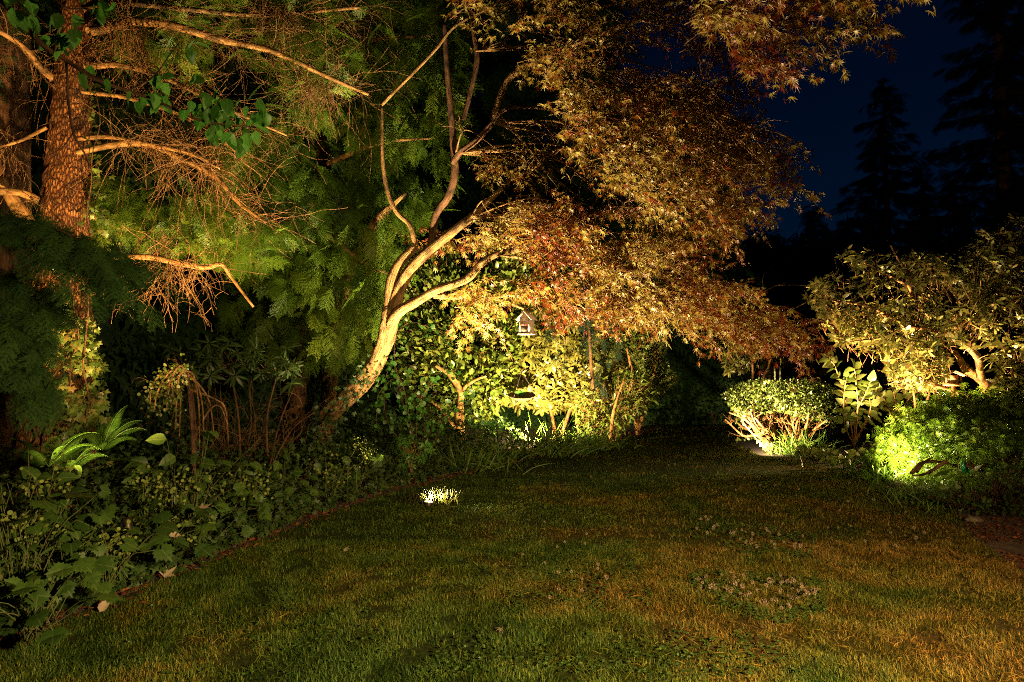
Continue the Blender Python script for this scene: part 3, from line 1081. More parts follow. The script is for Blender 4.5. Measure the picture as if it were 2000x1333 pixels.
# ------------------------------------------------------------------ the red Japanese maple
def build_maple():
    b = at(606, 900, 10.0)
    t = thing("japanese_maple", (b[0], b[1], 0), "leaning japanese maple with uplit trunk and wide bronze red canopy", "tree")
    part_limb(t, [(590, 960), (604, 895), (618, 862), (632, 832), (658, 800), (690, 765), (722, 728), (744, 690), (756, 655), (760, 622), (764, 600)],
              [13, 11, 10, 11, 14, 18, 18, 16, 16, 16, 16], [10.0, 10, 10, 9.95, 9.9, 9.8, 9.7, 9.6, 9.5, 9.4, 9.4], None, M_MBARK, "trunk", 26, .22, 14)
    limbs = [  # path, half, d0, d1
        ([(763, 640), (762, 600), (763, 565), (772, 530), (790, 503), (812, 482)], [11, 12, 11, 10, 8], 9.42, 9.2),
        ([(764, 630), (772, 590), (786, 552), (806, 522), (832, 495), (862, 470), (888, 450), (920, 425), (955, 393), (996, 352)], [13, 13, 12, 11, 10, 8, 6, 4], 9.4, 8.8),
        ([(764, 645), (768, 625), (784, 606), (815, 588), (850, 568), (885, 556), (915, 543), (938, 517), (968, 498), (1010, 488), (1062, 470), (1095, 458), (1112, 468)], [12, 12, 10, 9, 8, 8, 7, 6, 5, 3, 2], 9.4, 8.2),
        ([(848, 578), (880, 580), (915, 581), (955, 580), (990, 590), (1026, 604)], [6, 6, 5, 4, 3], 9.1, 8.6),
        ([(840, 490), (852, 420), (875, 385), (888, 340), (886, 285), (880, 210), (872, 120), (868, 40)], [10, 10, 10, 9, 7, 5], 9.2, 8.6),
        ([(886, 318), (898, 298), (930, 275), (962, 240), (985, 215), (1010, 210), (1080, 216), (1145, 252), (1200, 300), (1215, 360), (1240, 425), (1255, 470)], [9, 8, 7, 5, 3, 3, 2, 1.5], 8.8, 7.4),
        ([(812, 480), (800, 440), (775, 415), (757, 375), (748, 325), (746, 260), (746, 205)], [7, 6, 6, 5, 4, 3], 9.2, 9.0),
        ([(746, 205), (765, 185), (800, 150), (850, 98), (888, 52), (955, 16), (1020, -20)], [4, 4, 4, 4, 3, 3], 8.7, 8.2),
        ([(888, 52), (900, 15), (915, -30)], [4, 3, 3], 8.4, 8.3),
        ([(905, 235), (922, 165), (932, 110), (924, 60), (918, 0)], [6, 7, 7, 5, 4], 8.6, 8.4),
        ([(960, 238), (975, 195), (990, 160), (1012, 138), (1040, 122), (1110, 92), (1200, 60)], [7, 8, 9, 9, 7, 4, 2], 8.3, 7.4),
        ([(1000, 350), (1040, 330), (1075, 300), (1120, 290), (1200, 320)], [5, 4, 3, 2], 8.7, 7.8),
        ([(1190, 150), (1240, 190), (1290, 245), (1350, 300), (1420, 350)], [3, 2.5, 2, 1], 7.4, 6.9),
        ([(1062, 472), (1130, 520), (1200, 535), (1300, 545), (1400, 580)], [4, 3, 2, 1], 8.2, 7.4),
        ([(1110, 92), (1250, 40), (1400, 10), (1530, 40), (1620, 95)], [4, 4, 3, 2, 1], 7.4, 5.8),
        ([(1240, 360), (1215, 380), (1190, 375), (1180, 368)], [1.5, 1.2, 1, .7], 7.5, 7.4),
        ([(1098, 655), (1106, 640), (1120, 628), (1130, 600)], [1, 1.3, 1.5, 2], 8.6, 8.5),
        ([(1075, 652), (1098, 655), (1104, 672)], [.8, 1.3, .8], 8.6, 8.6),
    ]
    for i, (p, h, d0, d1) in enumerate(limbs):
        if 3 < i < 11:
            h = [q * .78 for q in h]
        part_limb(t, p, h, d0, d1, M_DKBARK if i in (4, 5, 9) else M_MBARK, "branch", 12 if h[0] > 7 else 8, .12, 22)  # limbs that look unlit get the dark bark, so shade is in their colour

    axis_xy = at(790, 560, 9.4)[:2]
    # long thin branchlets arching out through the canopy
    src = np.array([(920, 425, 8.9), (968, 498, 8.6), (1062, 470, 8.2), (962, 240, 8.2), (1080, 216, 7.8), (1200, 300, 7.5), (1040, 122, 8.0), (1110, 92, 7.5), (1250, 40, 7.0), (1120, 290, 7.9),
                    (1200, 535, 7.9), (1240, 190, 7.2), (1290, 245, 7.1), (890, 300, 8.7), (930, 100, 8.4)])
    bm_ = MB()
    for k in range(95):
        a = src[rng.integers(0, len(src))]
        e = (a[0] + 60 + 330 * rnd(), a[1] + 40 + 170 * (rnd() - .35), max(6.3, a[2] - .2 - 1.0 * rnd()))
        mid = ((a[0] + e[0]) / 2 + 15 * nrm(), (a[1] + e[1]) / 2 - 25 - 30 * rnd(), (a[2] + e[2]) / 2)
        if e[0] > 1540 or (980 < e[0] < 1090 and e[1] > 540):
            continue
        P, _ = tube(bm_, at(*np.array([a, mid, e]).T), [.012, .008, .003], 5, 5)
        twigs_on(P[3:], 5, .45, .004, .1, .15, subs=2, mb=bm_)
    bm_.build("twig_sprays", M_LIMB, t)

    def sprays(poly, ncl, d0, d1, nsub, size, gap, red, gs=.9):
        uv = sample_poly(poly, ncl)
        d = d0 + (d1 - d0) * rnd(ncl)
        C = at(uv[:, 0], uv[:, 1], d)
        uvk = ~((np.abs(uv[:, 0] - 1025) < 55) & (uv[:, 1] > 570) & (d < 8.75))
        C = C[(vnoise(C, gs) > gap) & uvk]
        n = len(C)
        ow = np.concatenate([C[:, :2] - axis_xy, np.zeros((n, 1))], 1)
        ow = unit(ow + .3 * nrm(n, 3) * [1, 1, 0])
        D = unit(ow + [0, 0, .12] + .25 * nrm(n, 3))
        L = .5 + .35 * rnd(n)
        G = grow(C - D * (L * .5)[:, None], D, L, 7, .10, .14)
        tw = MB()
        tubes(tw, G, taper(n, 7, .0055), 4)
        q = np.repeat(np.arange(n), nsub)
        j = np.tile(np.arange(nsub) % 5 + 1, n)
        sg = np.where(np.arange(len(q)) % 2, 1, -1)[:, None]
        T = unit(G[q, j + 1] - G[q, j])
        S = unit(np.cross(T, [0, 0, 1.]))
        D2 = unit(T * .7 + sg * S * .75 + .3 * nrm(len(q), 3))
        G2 = grow(G[q, j], D2, .16 + .2 * rnd(len(q)), 5, .14, .12)
        tubes(tw, G2, taper(len(q), 5, .0025), 3)
        # leaves in pairs along the twigs
        LP, LA = [], []
        for GG in (G2, G):
            for k in range(1, GG.shape[1]):
                Tk = unit(GG[:, k] - GG[:, k - 1])
                Sk = unit(np.cross(Tk, [0, 0, 1.]))
                for s in (-1, 1):
                    LP.append(GG[:, k] + .02 * nrm(len(GG), 3))
                    LA.append(unit(Tk * .6 + s * Sk * .75 + [0, 0, -.45] + .3 * nrm(len(GG), 3)))
            LP.append(GG[:, -1]); LA.append(unit(Tk + [0, 0, -.5] + .2 * nrm(len(GG), 3)))
        LP, LA = np.vstack(LP), np.vstack(LA)
        kp = rnd(len(LP)) < .8
        uu, vv, dd = project(LP)
        kp &= ~((np.abs(uu - 1030) < 34) & (vv > 588) & (vv < 676) & (dd < 9))
        bh = at(1027, 632, 8.5)
        f = np.clip(((LP - LAMP) @ (bh - LAMP)) / ((bh - LAMP) @ (bh - LAMP)), 0, 1)
        # keep the lit lower limbs in view
        for a_, b_ in (((790, 503), (862, 470)), ((862, 470), (920, 425)), ((920, 425), (990, 358)), ((815, 588), (885, 556)), ((885, 556), (938, 517)), ((938, 517), (1000, 490))):
            a_, b_ = np.array(a_, float), np.array(b_, float)
            q_ = np.stack([uu, vv], -1) - a_
            f_ = np.clip(q_ @ (b_ - a_) / ((b_ - a_) @ (b_ - a_)), 0, 1)
            kp &= ~((np.linalg.norm(q_ - f_[:, None] * (b_ - a_), axis=1) < 15) & (dd < 9.1) & (rnd(len(dd)) < .85))
        kp &= np.linalg.norm(LP - LAMP - f[:, None] * (bh - LAMP), axis=1) > .26
        LP, LA = LP[kp], LA[kp]
        K = len(LP)
        nr = unit(np.array([0, 0, 1]) + .45 * nrm(K, 3))
        LP = LP + LA * .015
        r = np.clip(.55 - red + .75 * (vnoise(LP, 1.3) - .5) * 1.3 + .28 * nrm(K), 0, 1)
        lv = MB()
        inst(lv, T_MAPLE, LA, nr, LP, size * (.65 + .6 * rnd(K)), r)
        tw.build("twig_sprays", M_MBARK, t)
        return lv.build("foliage", M_MAPLE, t), K

    tot = 0
    main = [(880, 120), (905, 40), (930, -80), (1350, -80), (1400, 30), (1450, 120), (1440, 200), (1460, 245), (1515, 250), (1540, 310), (1560, 350), (1530, 385), (1450, 400),
            (1430, 450), (1380, 440), (1300, 420), (1250, 380), (1150, 330), (1080, 300), (1000, 290), (960, 300), (900, 230)]
    tot += sprays(main, 460, 6.4, 8.6, 8, .064, .45, .17, .9)[1]
    tot += sprays([(960, 300), (1080, 290), (1180, 330), (1280, 400), (1380, 430), (1430, 430), (1420, 500), (1430, 550), (1330, 590), (1200, 580), (1120, 560), (1070, 500), (1000, 470), (985, 380)],
                  170, 7.2, 8.8, 8, .066, .46, .12)[1]
    tot += sprays([(800, 470), (840, 430), (900, 440), (970, 380), (1030, 400), (1000, 460), (930, 480), (860, 500)], 18, 9.3, 10.0, 6, .075, .2, .12)[1]
    tot += sprays([(880, 560), (960, 555), (1050, 545), (1180, 560), (1290, 570), (1300, 600), (1180, 600), (1060, 595), (1000, 610), (930, 605)], 60, 7.8, 8.8, 7, .075, .28, .16)[1]
    tot += sprays([(1280, 560), (1400, 545), (1500, 575), (1555, 620), (1570, 655), (1520, 640), (1440, 640), (1370, 630), (1310, 605)], 46, 7.2, 8.4, 7, .07, .25, .3)[1]
    tot += sprays([(1320, -120), (1790, -110), (1750, -30), (1690, -5), (1670, 20), (1690, 50), (1640, 70), (1590, 60), (1560, 115), (1510, 115), (1450, 85), (1400, 20)],
                  60, 5.2, 6.4, 7, .075, .40, .25)[1]
    tot += sprays([(1360, 560), (1400, 600), (1440, 640), (1380, 640)], 6, 7.2, 7.6, 6, .07, 0, .4)[1]
    print("maple leaves", tot)


build_maple()


BASKET = at(1019, 768, 15.9)
def maple_ivy():
    b = at(606, 905, 9.8)
    t = thing("climbing_ivy", (b[0], b[1], 0), "small leaved ivy creeping up the lower maple trunk", "ivy")
    path = np.array([(600, 905), (620, 862), (645, 815), (690, 765), (722, 728), (742, 690)], float)
    m = MB()
    for o in (-8, 6):
        tube(m, at(path[:, 0] + o, path[:, 1], np.linspace(9.85, 9.55, 6)), np.linspace(.006, .003, 6), 5, 4)
    m.build("stem", M_DKBARK, t, True)
    n = 330
    k = rnd(n) ** 1.5
    u = np.interp(k, np.linspace(0, 1, 6), path[:, 0]) + 15 * nrm(n)
    v = np.interp(k, np.linspace(0, 1, 6), path[:, 1]) + 10 * nrm(n)
    P = at(u, v, np.interp(k, [0, 1], [9.85, 9.55]) - .05 * rnd(n))
    m = MB()
    inst(m, T_IVY, unit(nrm(n, 3) + [0, -.2, -.4]), unit(np.array([.2, -.9, .4]) + .4 * nrm(n, 3)), P, .04 + .035 * rnd(n))
    m.build("leaves", M_IVY, t)


maple_ivy()
# ------------------------------------------------------------------ shrubs: leaf clouds on stems
def shrub(name, label, cat, base_uvd, poly, n, d0, d1, tmpl, size, mat, stems, gap=.3, gs=2.0, out=(0, -.5, .35), spread=.7, whorl=0, nrmv=(0, -.6, .8), stem_mat=None, group=None, red=0.0):
    b = at(*base_uvd)
    t = thing(name, (b[0], b[1], 0), label, cat, group)
    for p, h, a0, a1 in stems:
        part_limb(t, p, h, a0, a1, stem_mat or M_RBARK, "stem", 8, .15, 30)
    uv = sample_poly(poly, n)
    uvc = np.mean(poly, 0)
    dm, dh = (d0 + d1) / 2, (d1 - d0) / 2
    d = dm - dh * np.sqrt(rnd(n)) * np.where(rnd(n) < .75, 1, -1)
    P = at(uv[:, 0], uv[:, 1], d)
    P = P[P[:, 2] > .03]
    P = P[clear_of_lamps(P, .4)]
    P = P[~((np.linalg.norm((P - BASKET)[:, [0, 2]], axis=1) < .42) & (P[:, 1] < BASKET[1] + .1))]
    P = P[vnoise(P, gs) > gap]
    K = len(P)
    c = at(uvc[0], uvc[1], dm)
    ow = unit(P - c)
    if whorl:
        tip = unit(.6 * ow + np.array([0, -.2, .6]) + .3 * nrm(K, 3))
        q = np.repeat(np.arange(K), whorl)
        e1 = unit(np.cross(tip, [1., .3, .2]))
        e2 = np.cross(tip, e1)
        a = np.tile(np.arange(whorl) / whorl * 2 * np.pi, K) + np.repeat(rnd(K) * 6, whorl) + .25 * nrm(K * whorl)
        side = np.cos(a)[:, None] * e1[q] + np.sin(a)[:, None] * e2[q]
        ax = unit(side + tip[q] * (.15 + .3 * nrm(len(q)))[:, None] + [0, 0, -.12])
        nr = unit(tip[q] + .2 * nrm(len(q), 3))
        PP = P[q] + ax * .01
        sz = size * (.6 + .6 * rnd(len(q)))
    else:
        PP = P
        ax = unit(.6 * ow + np.asarray(out) + spread * nrm(K, 3))
        nr = unit(np.asarray(nrmv) + .6 * nrm(K, 3))
        sz = size * (.55 + .75 * rnd(K))
    r = np.clip(.1 + .65 * rnd(len(PP)) + .4 * (vnoise(PP, 2.) - .5) + red, 0, 1)
    m = MB()
    inst(m, tmpl, ax, nr, PP, sz, r)
    m.build("foliage", mat, t)
    # short twigs that carry the leaves
    m = MB()
    k = min(len(P), 450)
    G = grow(P[:k] - ow[:k] * .25 + [0, 0, -.1], ow[:k] + [0, 0, .4], .3, 4, .02, .15)
    tubes(m, G, taper(k, 4, .006), 3)
    m.build("twig_sprays", stem_mat or M_RBARK, t)
    return t


shrub("camellia_bush", "broad evergreen bush lit behind the maple trunk, left of the birdhouse", "bush", (900, 860, 16.0),
      [(770, 520), (900, 480), (1030, 490), (1040, 600), (1010, 700), (1000, 780), (960, 815), (860, 825), (790, 790), (760, 690)], 6400, 16.3, 18.2, T_OVAL, .175, M_SHRUB,
      [([(905, 880), (895, 820), (900, 770), (880, 735), (868, 725), (850, 715)], [6, 7, 6, 5, 3], 16.3, 16.2),
       ([(905, 860), (903, 770), (925, 745), (950, 735)], [4, 4, 3, 2], 16.3, 16.2), ([(900, 850), (850, 790), (800, 770)], [4, 3, 2], 16.3, 16.3)], gap=.34, stem_mat=M_LIMB)
shrub("rhododendron_bush", "bright yellow green evergreen bush behind and below the birdhouse", "bush", (1090, 850, 16.6),
      [(940, 500), (1050, 470), (1180, 490), (1240, 600), (1225, 740), (1200, 790), (1120, 800), (1040, 800), (960, 790), (930, 700)], 1900, 16.7, 18.6, T_RHODO, .19, M_RHODO,
      [([(1090, 870), (1070, 780), (1040, 700), (1000, 640)], [4, 3, 3, 2], 17.6, 17.8), ([(1090, 870), (1130, 760), (1180, 700)], [4, 3, 2], 17.6, 17.8)], gap=.25, whorl=7)
shrub("laurel_bush", "dim leathery leaved bush at the right end of the left planting", "bush", (1180, 850, 15.6),
      [(1120, 760), (1200, 730), (1260, 720), (1280, 780), (1230, 820), (1205, 865), (1130, 870)], 1100, 15.8, 17.2, T_NARROW, .16, M_SHRUB,
      [([(1190, 880), (1200, 800), (1220, 740)], [4, 3, 2], 15.6, 15.6)], gap=.3, out=(.1, -.5, -.4))
shrub("green_lace_maple", "small light green maple bush at the dark end of the lawn", "bush", (1250, 840, 16.6),
      [(1190, 600), (1260, 600), (1300, 640), (1300, 700), (1325, 740), (1280, 780), (1250, 810), (1200, 790), (1190, 700)], 3600, 16.4, 18.2, T_MAPLE, .11, M_AZALEA,
      [([(1245, 850), (1240, 760), (1225, 680)], [5, 4, 2], 16.7, 16.7), ([(1245, 850), (1270, 760), (1290, 680)], [4, 3, 2], 16.7, 16.7)], gap=.42, out=(.3, -.3, -.3), gs=2.5)


def weeping_conifer():
    b = at(1150, 840, 11.6)
    t = thing("weeping_conifer", (b[0], b[1], 0), "dark weeping conifer hanging between birdhouse and the dim bush", "tree")
    part_limb(t, [(1172, 900), (1160, 780), (1150, 640), (1140, 540)], [4, 4, 3, 2], 16.6, 15.6, M_DKBARK, "trunk", 8)
    hemlock_foliage([(1060, 600), (1150, 590), (1225, 620), (1225, 720), (1200, 770), (1165, 755), (1150, 680), (1120, 670), (1100, 740), (1080, 730), (1070, 660)], 170, 14.6, 15.4, .28, t, M_FIR,
                    out=(0, -.2, -1.0), gap=.36, gs=2.0, spread=.7)


weeping_conifer()


def snowberry(u, v, d, pts, label, n=110, size=.075):
    b = at(u, v, d)
    t = thing("snowberry_shrub", (b[0], b[1], 0), label, "shrub")
    LP, LA = [], []
    for path in pts:
        o, P = part_limb(t, path, [1.2, .9, .6], d, d - .4 + .4 * rnd(), M_DKBARK, "stem", 5, .1)
        for k in range(4, len(P) - 1):
            for s in (-1, 0, 1):
                LP.append(P[k] + .06 * nrm(3)); LA.append(unit(P[k + 1] - P[k] + s * np.array([.3, -.5, .1]) * .05 + nrm(3) * .05))
    LP, LA = np.array(LP), np.array(LA)
    K = len(LP)
    m = MB()
    inst(m, T_ROUND, unit(LA + .6 * nrm(K, 3)), unit(np.array([.1, -.8, .5]) + .4 * nrm(K, 3)), LP, size * (.6 + .7 * rnd(K)))
    m.build("leaves", M_TENDER, t)


snowberry(815, 900, 10.7, [[(815, 900), (790, 800), (770, 680), (800, 630), (860, 650), (880, 665)], [(815, 900), (800, 820), (780, 740), (740, 770), (735, 830)],
                          [(815, 900), (815, 800), (850, 740), (900, 720)], [(815, 900), (830, 830), (812, 770), (800, 790), (795, 830)],
                          [(815, 900), (760, 830), (750, 760), (765, 700)], [(815, 900), (850, 830), (900, 800), (950, 830), (990, 850)], [(815, 900), (850, 860), (880, 790), (930, 760)]],
          "twiggy shrub with round green leaves in front of the maple trunk")


# ------------------------------------------------------------------ left bed: ivy carpet and single plants
def ivy_carpet():
    p, b = bed_points(26000, depth=4.2, dmin=3.0, dmax=14)
    b = b - .05
    h = (.10 + .40 * np.clip(b / 1.2, 0, 1) + .22 * np.clip((b - 1.2) / 1.5, 0, 1)) * (.35 + 1.1 * vnoise(np.concatenate([p, 0 * p[:, :1]], 1), 1.6))
    z = .03 + h * np.sqrt(rnd(len(p)))
    keep = (b < 2.2) | (rnd(len(p)) < .5)
    P = np.concatenate([p, z[:, None]], 1)[keep]
    P = P[clear_of_lamps(P)]
    K = len(P)
    ax = unit(np.stack([.4 + .6 * nrm(K), -.5 + .6 * nrm(K), -.45 + .4 * nrm(K)], -1))
    nr = unit(np.stack([.25 + .4 * nrm(K), -.45 + .4 * nrm(K), 1 + .2 * nrm(K)], -1))
    near = np.clip((7 - P[:, 1]) / 4, 0, 1)
    m = MB()
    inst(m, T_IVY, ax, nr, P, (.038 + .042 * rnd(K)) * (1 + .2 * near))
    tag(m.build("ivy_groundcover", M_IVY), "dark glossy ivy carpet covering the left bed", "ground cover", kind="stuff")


ivy_carpet()


def leafy_plant(name, label, cat, u, v, d, hgt, n, tmpl, size, mat, group=None, spread=.28, face=(.15, -.55, .8), trif=0):
    """Clump of stalks from one foot, each ending in a leaf (or three)."""
    top = at(u, v, d)
    base = np.array([top[0], top[1], 0.0])
    hgt = max(.12, top[2]) if hgt is None else hgt
    t = thing(name, base, label, cat, group)
    S = base + nrm(n, 3) * [.03, .03, 0]
    E = base + np.stack([spread * nrm(n), spread * nrm(n), hgt * (.45 + .6 * rnd(n))], -1)
    mid = (S + E) / 2 + [0, 0, .12 * hgt] + .03 * nrm(n, 3)
    G = np.stack([S, mid, E], 1)
    G = np.stack([spline(q, 3) for q in G])
    m = MB()
    tubes(m, G, taper(n, G.shape[1], .004, .5), 4)
    m.build("stems", M_STEM, t)
    nr = unit(np.asarray(face) + .35 * nrm(n, 3))
    ow = unit((E - base) * [1, 1, .1] + [.0, -.12, -.12] + .1 * nrm(n, 3))
    m = MB()
    r = rnd(n)
    if trif:
        for a in (-75, 0, 75):
            B = basis(ow, nr)
            ax = B[:, :, 1] * math.cos(R(a)) + B[:, :, 0] * math.sin(R(a))
            inst(m, tmpl, ax, nr + .1 * nrm(n, 3), E, size * (.65 + .5 * rnd(n)) * (1 if a == 0 else .8), r)
    else:
        inst(m, tmpl, ow, nr, E, size * (.6 + .6 * rnd(n)), r)
    m.build("leaves", mat, t)
    return t


big = [(130, 1015, 4.6, .17, "large lobed leaf plant in the middle of the left bed"), (205, 1000, 4.8, .18, "large lobed leaf plant right of its twin, below the fern"),
       (95, 1065, 4.2, .15, "lobed leaf plant with a toothed trio of leaves near the left edge"), (55, 1105, 4.0, .14, "lowest lobed leaf plant at the left front of the bed"),
       (20, 960, 4.3, .19, "shaded lobed leaf plant at the left picture edge"), (290, 1000, 5.4, .15, "lobed leaf plant beside the pale spurge heads"),
       (430, 970, 6.6, .16, "dark lobed leaf plant in the middle of the bed, under the weeping tree"), (560, 960, 7.6, .15, "dark lobed leaf plant near the bed's narrow middle"),
       (690, 890, 8.8, .15, "dim lobed leaf plant left of the lit rosette shrub"), (400, 1020, 6.0, .13, "small lobed leaf plant close to the lawn edge")]
for u, v, d, s, lb in big:
    leafy_plant("anemone_plant", lb, "plant", u, v, d, None, 15, T_VINE, s * .66, M_BED, "large leaved plants in the left bed", .22, trif=(s < .165))
for u, v, d, lb in [(375, 850, 6.4, "tall broad leaf plant in front of the weeping tree's stem"), (345, 900, 6.6, "broad leaf plant left of the weeping tree's stem"),
                    (440, 900, 6.9, "broad leaf plant right of the weeping tree's stem"), (560, 890, 8.2, "broad leaf plant beside the foot of the maple trunk"),
                    (60, 885, 4.9, "light green pointed leaf plant at the left edge, below the ferns"), (5, 945, 4.4, "pointed leaf plant cut by the left picture edge")]:
    leafy_plant("hydrangea_plant", lb, "plant", u, v, d, None, 16, T_OVATE, .15, M_BED, "broad leaved plants in the left bed", .2)


def spurge(u, v, d, label, hw=38):
    c = at(u, v, d)
    base = np.array([c[0], c[1], 0.0])
    t = thing("spurge_plant", base, label, "plant", "spurge plants with pale round bracts in the left bed")
    n = 9
    hw = hw / FX * d
    E = c + np.stack([hw * 1.1 * nrm(n) * .6, hw * nrm(n) * .6, .4 * hw * nrm(n)], -1)
    G = np.stack([spline(np.stack([base + .02 * nrm(3) * [1, 1, 0], (base + e) / 2 + .02 * nrm(3), e]), 3) for e in E])
    m = MB()
    tubes(m, G, taper(n, G.shape[1], .005, .6), 4)
    m.build("stems", M_STEM, t)
    k = 95
    a = E[rng.integers(0, n, k)] + nrm(k, 3) * [hw * .42, hw * .42, hw * .33]
    m = MB()
    inst(m, T_DISC, unit(nrm(k, 3) + [0, 0, .1]), unit(np.array([.05, -.6, .8]) + .3 * nrm(k, 3)), a, .030 + .018 * rnd(k))
    m.build("foliage", M_BRACT, t)
    q = rng.integers(0, n, 90)
    f = .35 + .5 * rnd(90)
    P = base + (E[q] - base) * f[:, None]
    m = MB()
    inst(m, T_NARROW, unit(np.stack([nrm(90), nrm(90), -.2 + .3 * nrm(90)], -1)), unit(np.array([0, -.4, 1]) + .3 * nrm(90, 3)), P, .06 + .05 * rnd(90))
    m.build("leaves", M_BED, t)


for a in [(92, 945, 4.9, "spurge with pale round bracts at the far left, below the pointed leaves"), (285, 948, 6.2, "widest spurge head in the bed, below the fern"),
          (228, 1058, 4.9, "spurge head above the dry leaf, nearest to the lawn on the left"), (480, 925, 7.0, "spurge head right of the broad leaf plants"),
          (470, 962, 6.9, "spurge head just below another one, in mid bed"), (645, 920, 8.2, "spurge at the maple's foot with yellowish bracts"), (48, 1030, 4.4, "sparse spurge at the left edge of the bed"),
          (375, 1045, 5.8, "small spurge near the bed edge, above the lawn"), (340, 960, 6.0, "small spurge right of the widest head")]:
    spurge(*a)


def flower_stalk(u0, v0, u1, v1, d, label):
    a, b = at(u0, v0, d), at(u1, v1, d)
    t = thing("seed_stalk", (a[0], a[1], 0), label, "plant")
    m = MB()
    tube(m, [[a[0], a[1], 0], a, (a + b) / 2, b], [.005, .005, .004, .003], 5, 4)
    m.build("stem", M_STEM, t, True)
    k = 60
    P = b + nrm(k, 3) * [.05, .05, .055]
    m = MB()
    inst(m, T_DISC, unit(nrm(k, 3)), unit(np.array([0, -.6, .8]) + .4 * nrm(k, 3)), P, .016 + .012 * rnd(k))
    m.build("foliage", M_BRACT, t)


flower_stalk(680, 905, 698, 870, 8.6, "upright pale seed stalk, the left of two by the bed edge")
flower_stalk(697, 918, 716, 888, 8.5, "upright pale seed stalk leaning right beside its twin")


def fern(u, v, d, label, fronds, size):
    b = at(u, v, d)
    base = np.array([b[0], b[1], max(b[2] - .05, 0.05)])
    t = thing("sword_fern", (base[0], base[1], 0), label, "fern", "sword ferns at the conifer's foot")
    for az, el, L in fronds:
        D = np.array([math.cos(R(az)) * math.cos(R(el)), math.sin(R(az)) * math.cos(R(el)), math.sin(R(el))])
        L = L * size
        M = 44
        pts, q, dd = [base], base.copy(), D.copy()
        for i in range(M - 1):
            dd = unit(dd + np.array([0, 0, -.034]) * (i / M) * 2.2)
            q = q + dd * L / (M - 1)
            pts.append(q)
        P = np.array(pts)
        m = MB()
        tubes(m, P[None], np.linspace(.005, .001, M)[None], 4)
        T = unit(np.gradient(P, axis=0))
        S = unit(np.cross(T, [0, -.55, .85]))
        N = np.cross(S, T)
        y = np.linspace(0, 1, M)[3:]
        ln = L * .17 * np.sin(np.pi * np.clip(y, .02, .99) ** .62) ** .85 + .006
        for s in (-1, 1):
            ax = unit(S[3:] * s + T[3:] * .32 - N[3:] * .12)
            inst(m, t_oval(.05, .3, .15, .22, 4), ax, N[3:], P[3:], ln, .3 + .5 * rnd())
        m.build("frond", M_FERN, t)


fern(200, 868, 6.3, "large sword fern lit green from below beside the conifer trunk",
     [(70, 62, 1), (45, 58, 1.05), (25, 50, 1.0), (100, 65, .9), (5, 42, .8), (130, 60, .9), (-20, 45, .7), (60, 74, 1.1), (-60, 40, .55), (160, 50, .8)], .43)
fern(138, 905, 5.8, "small sword fern with one lit arching frond left of the large fern", [(20, 45, 1), (50, 60, .9), (-10, 50, .9), (120, 55, .8), (160, 45, .9), (-60, 45, .7)], .32)
fern(95, 900, 5.6, "dim sword fern at the foot of the ivy covered trunk", [(60, 55, 1), (120, 50, 1), (10, 45, .9), (170, 40, .9), (-90, 50, .7), (-40, 50, .8)], .5)


# small lit leaves around the assumed left spotlight
def lit_patch():
    for (u, v, d, lb) in ((205, 905, 6.0, "cream lit ground cover leaves left of the assumed hidden spotlight"), (245, 897, 6.3, "pale leafy ground cover clump right of the assumed hidden spotlight")):
        leafy_plant("hellebore_plant", lb, "plant", u, v, d, .28, 46, T_OVAL, .075, M_AZALEA, None, .2)


lit_patch()


# ------------------------------------------------------------------ little weeping tree and dim bushes in the dark gap
def weeping_tree():
    d = 7.6
    b = at(376, 900, d)
    t = thing("weeping_tree", (b[0], b[1], 0), "small weeping tree with thin bare stem and drooping twigs in the dark gap", "tree")
    part_limb(t, [(380, 960), (378, 880), (373, 800), (367, 740), (362, 722)], [4, 4, 4, 3, 3], d, d, M_DKBARK, "trunk", 10)
    leafy, bare = [], []
    for p in ([(364, 724), (345, 720), (325, 735), (308, 765), (300, 805)], [(364, 726), (340, 728), (330, 760), (325, 800)], [(364, 724), (350, 735), (345, 780), (343, 840)],
              [(364, 722), (318, 730), (297, 755), (293, 790)], [(362, 722), (350, 716), (336, 742), (340, 790)]):
        leafy.append(part_limb(t, p, [3, 2, 1], d, d - .25, M_LIMB, "branch", 6)[1])
    for p in ([(364, 724), (378, 735), (388, 790), (390, 880)], [(366, 730), (395, 760), (410, 790), (418, 850)], [(366, 735), (385, 750), (396, 800), (398, 860)],
              [(368, 760), (420, 780), (440, 800), (446, 860)], [(380, 850), (410, 800), (430, 795), (445, 830)], [(366, 740), (355, 760), (352, 810), (350, 870)]):
        bare.append(part_limb(t, p, [2.4, 1.6, .8], d, d + .2 * nrm(), M_TWIG, "branch", 6)[1])
    m = MB()
    for P in leafy + bare:
        twigs_on(P[4:], 8, .22, .0018, .25, .2, subs=2, mb=m)
    m.build("twig_sprays", M_TWIG, t)
    m = MB()
    for P in leafy:
        k = rng.integers(4, len(P), 100)
        q = P[k] + nrm(100, 3) * [.05, .05, .05]
        inst(m, T_ROUND, unit(nrm(100, 3) + [0, 0, -.8]), unit(np.array([0, -.6, .6]) + .5 * nrm(100, 3)), q, .025 + .02 * rnd(100))
    m.build("foliage", M_AZALEA, t)


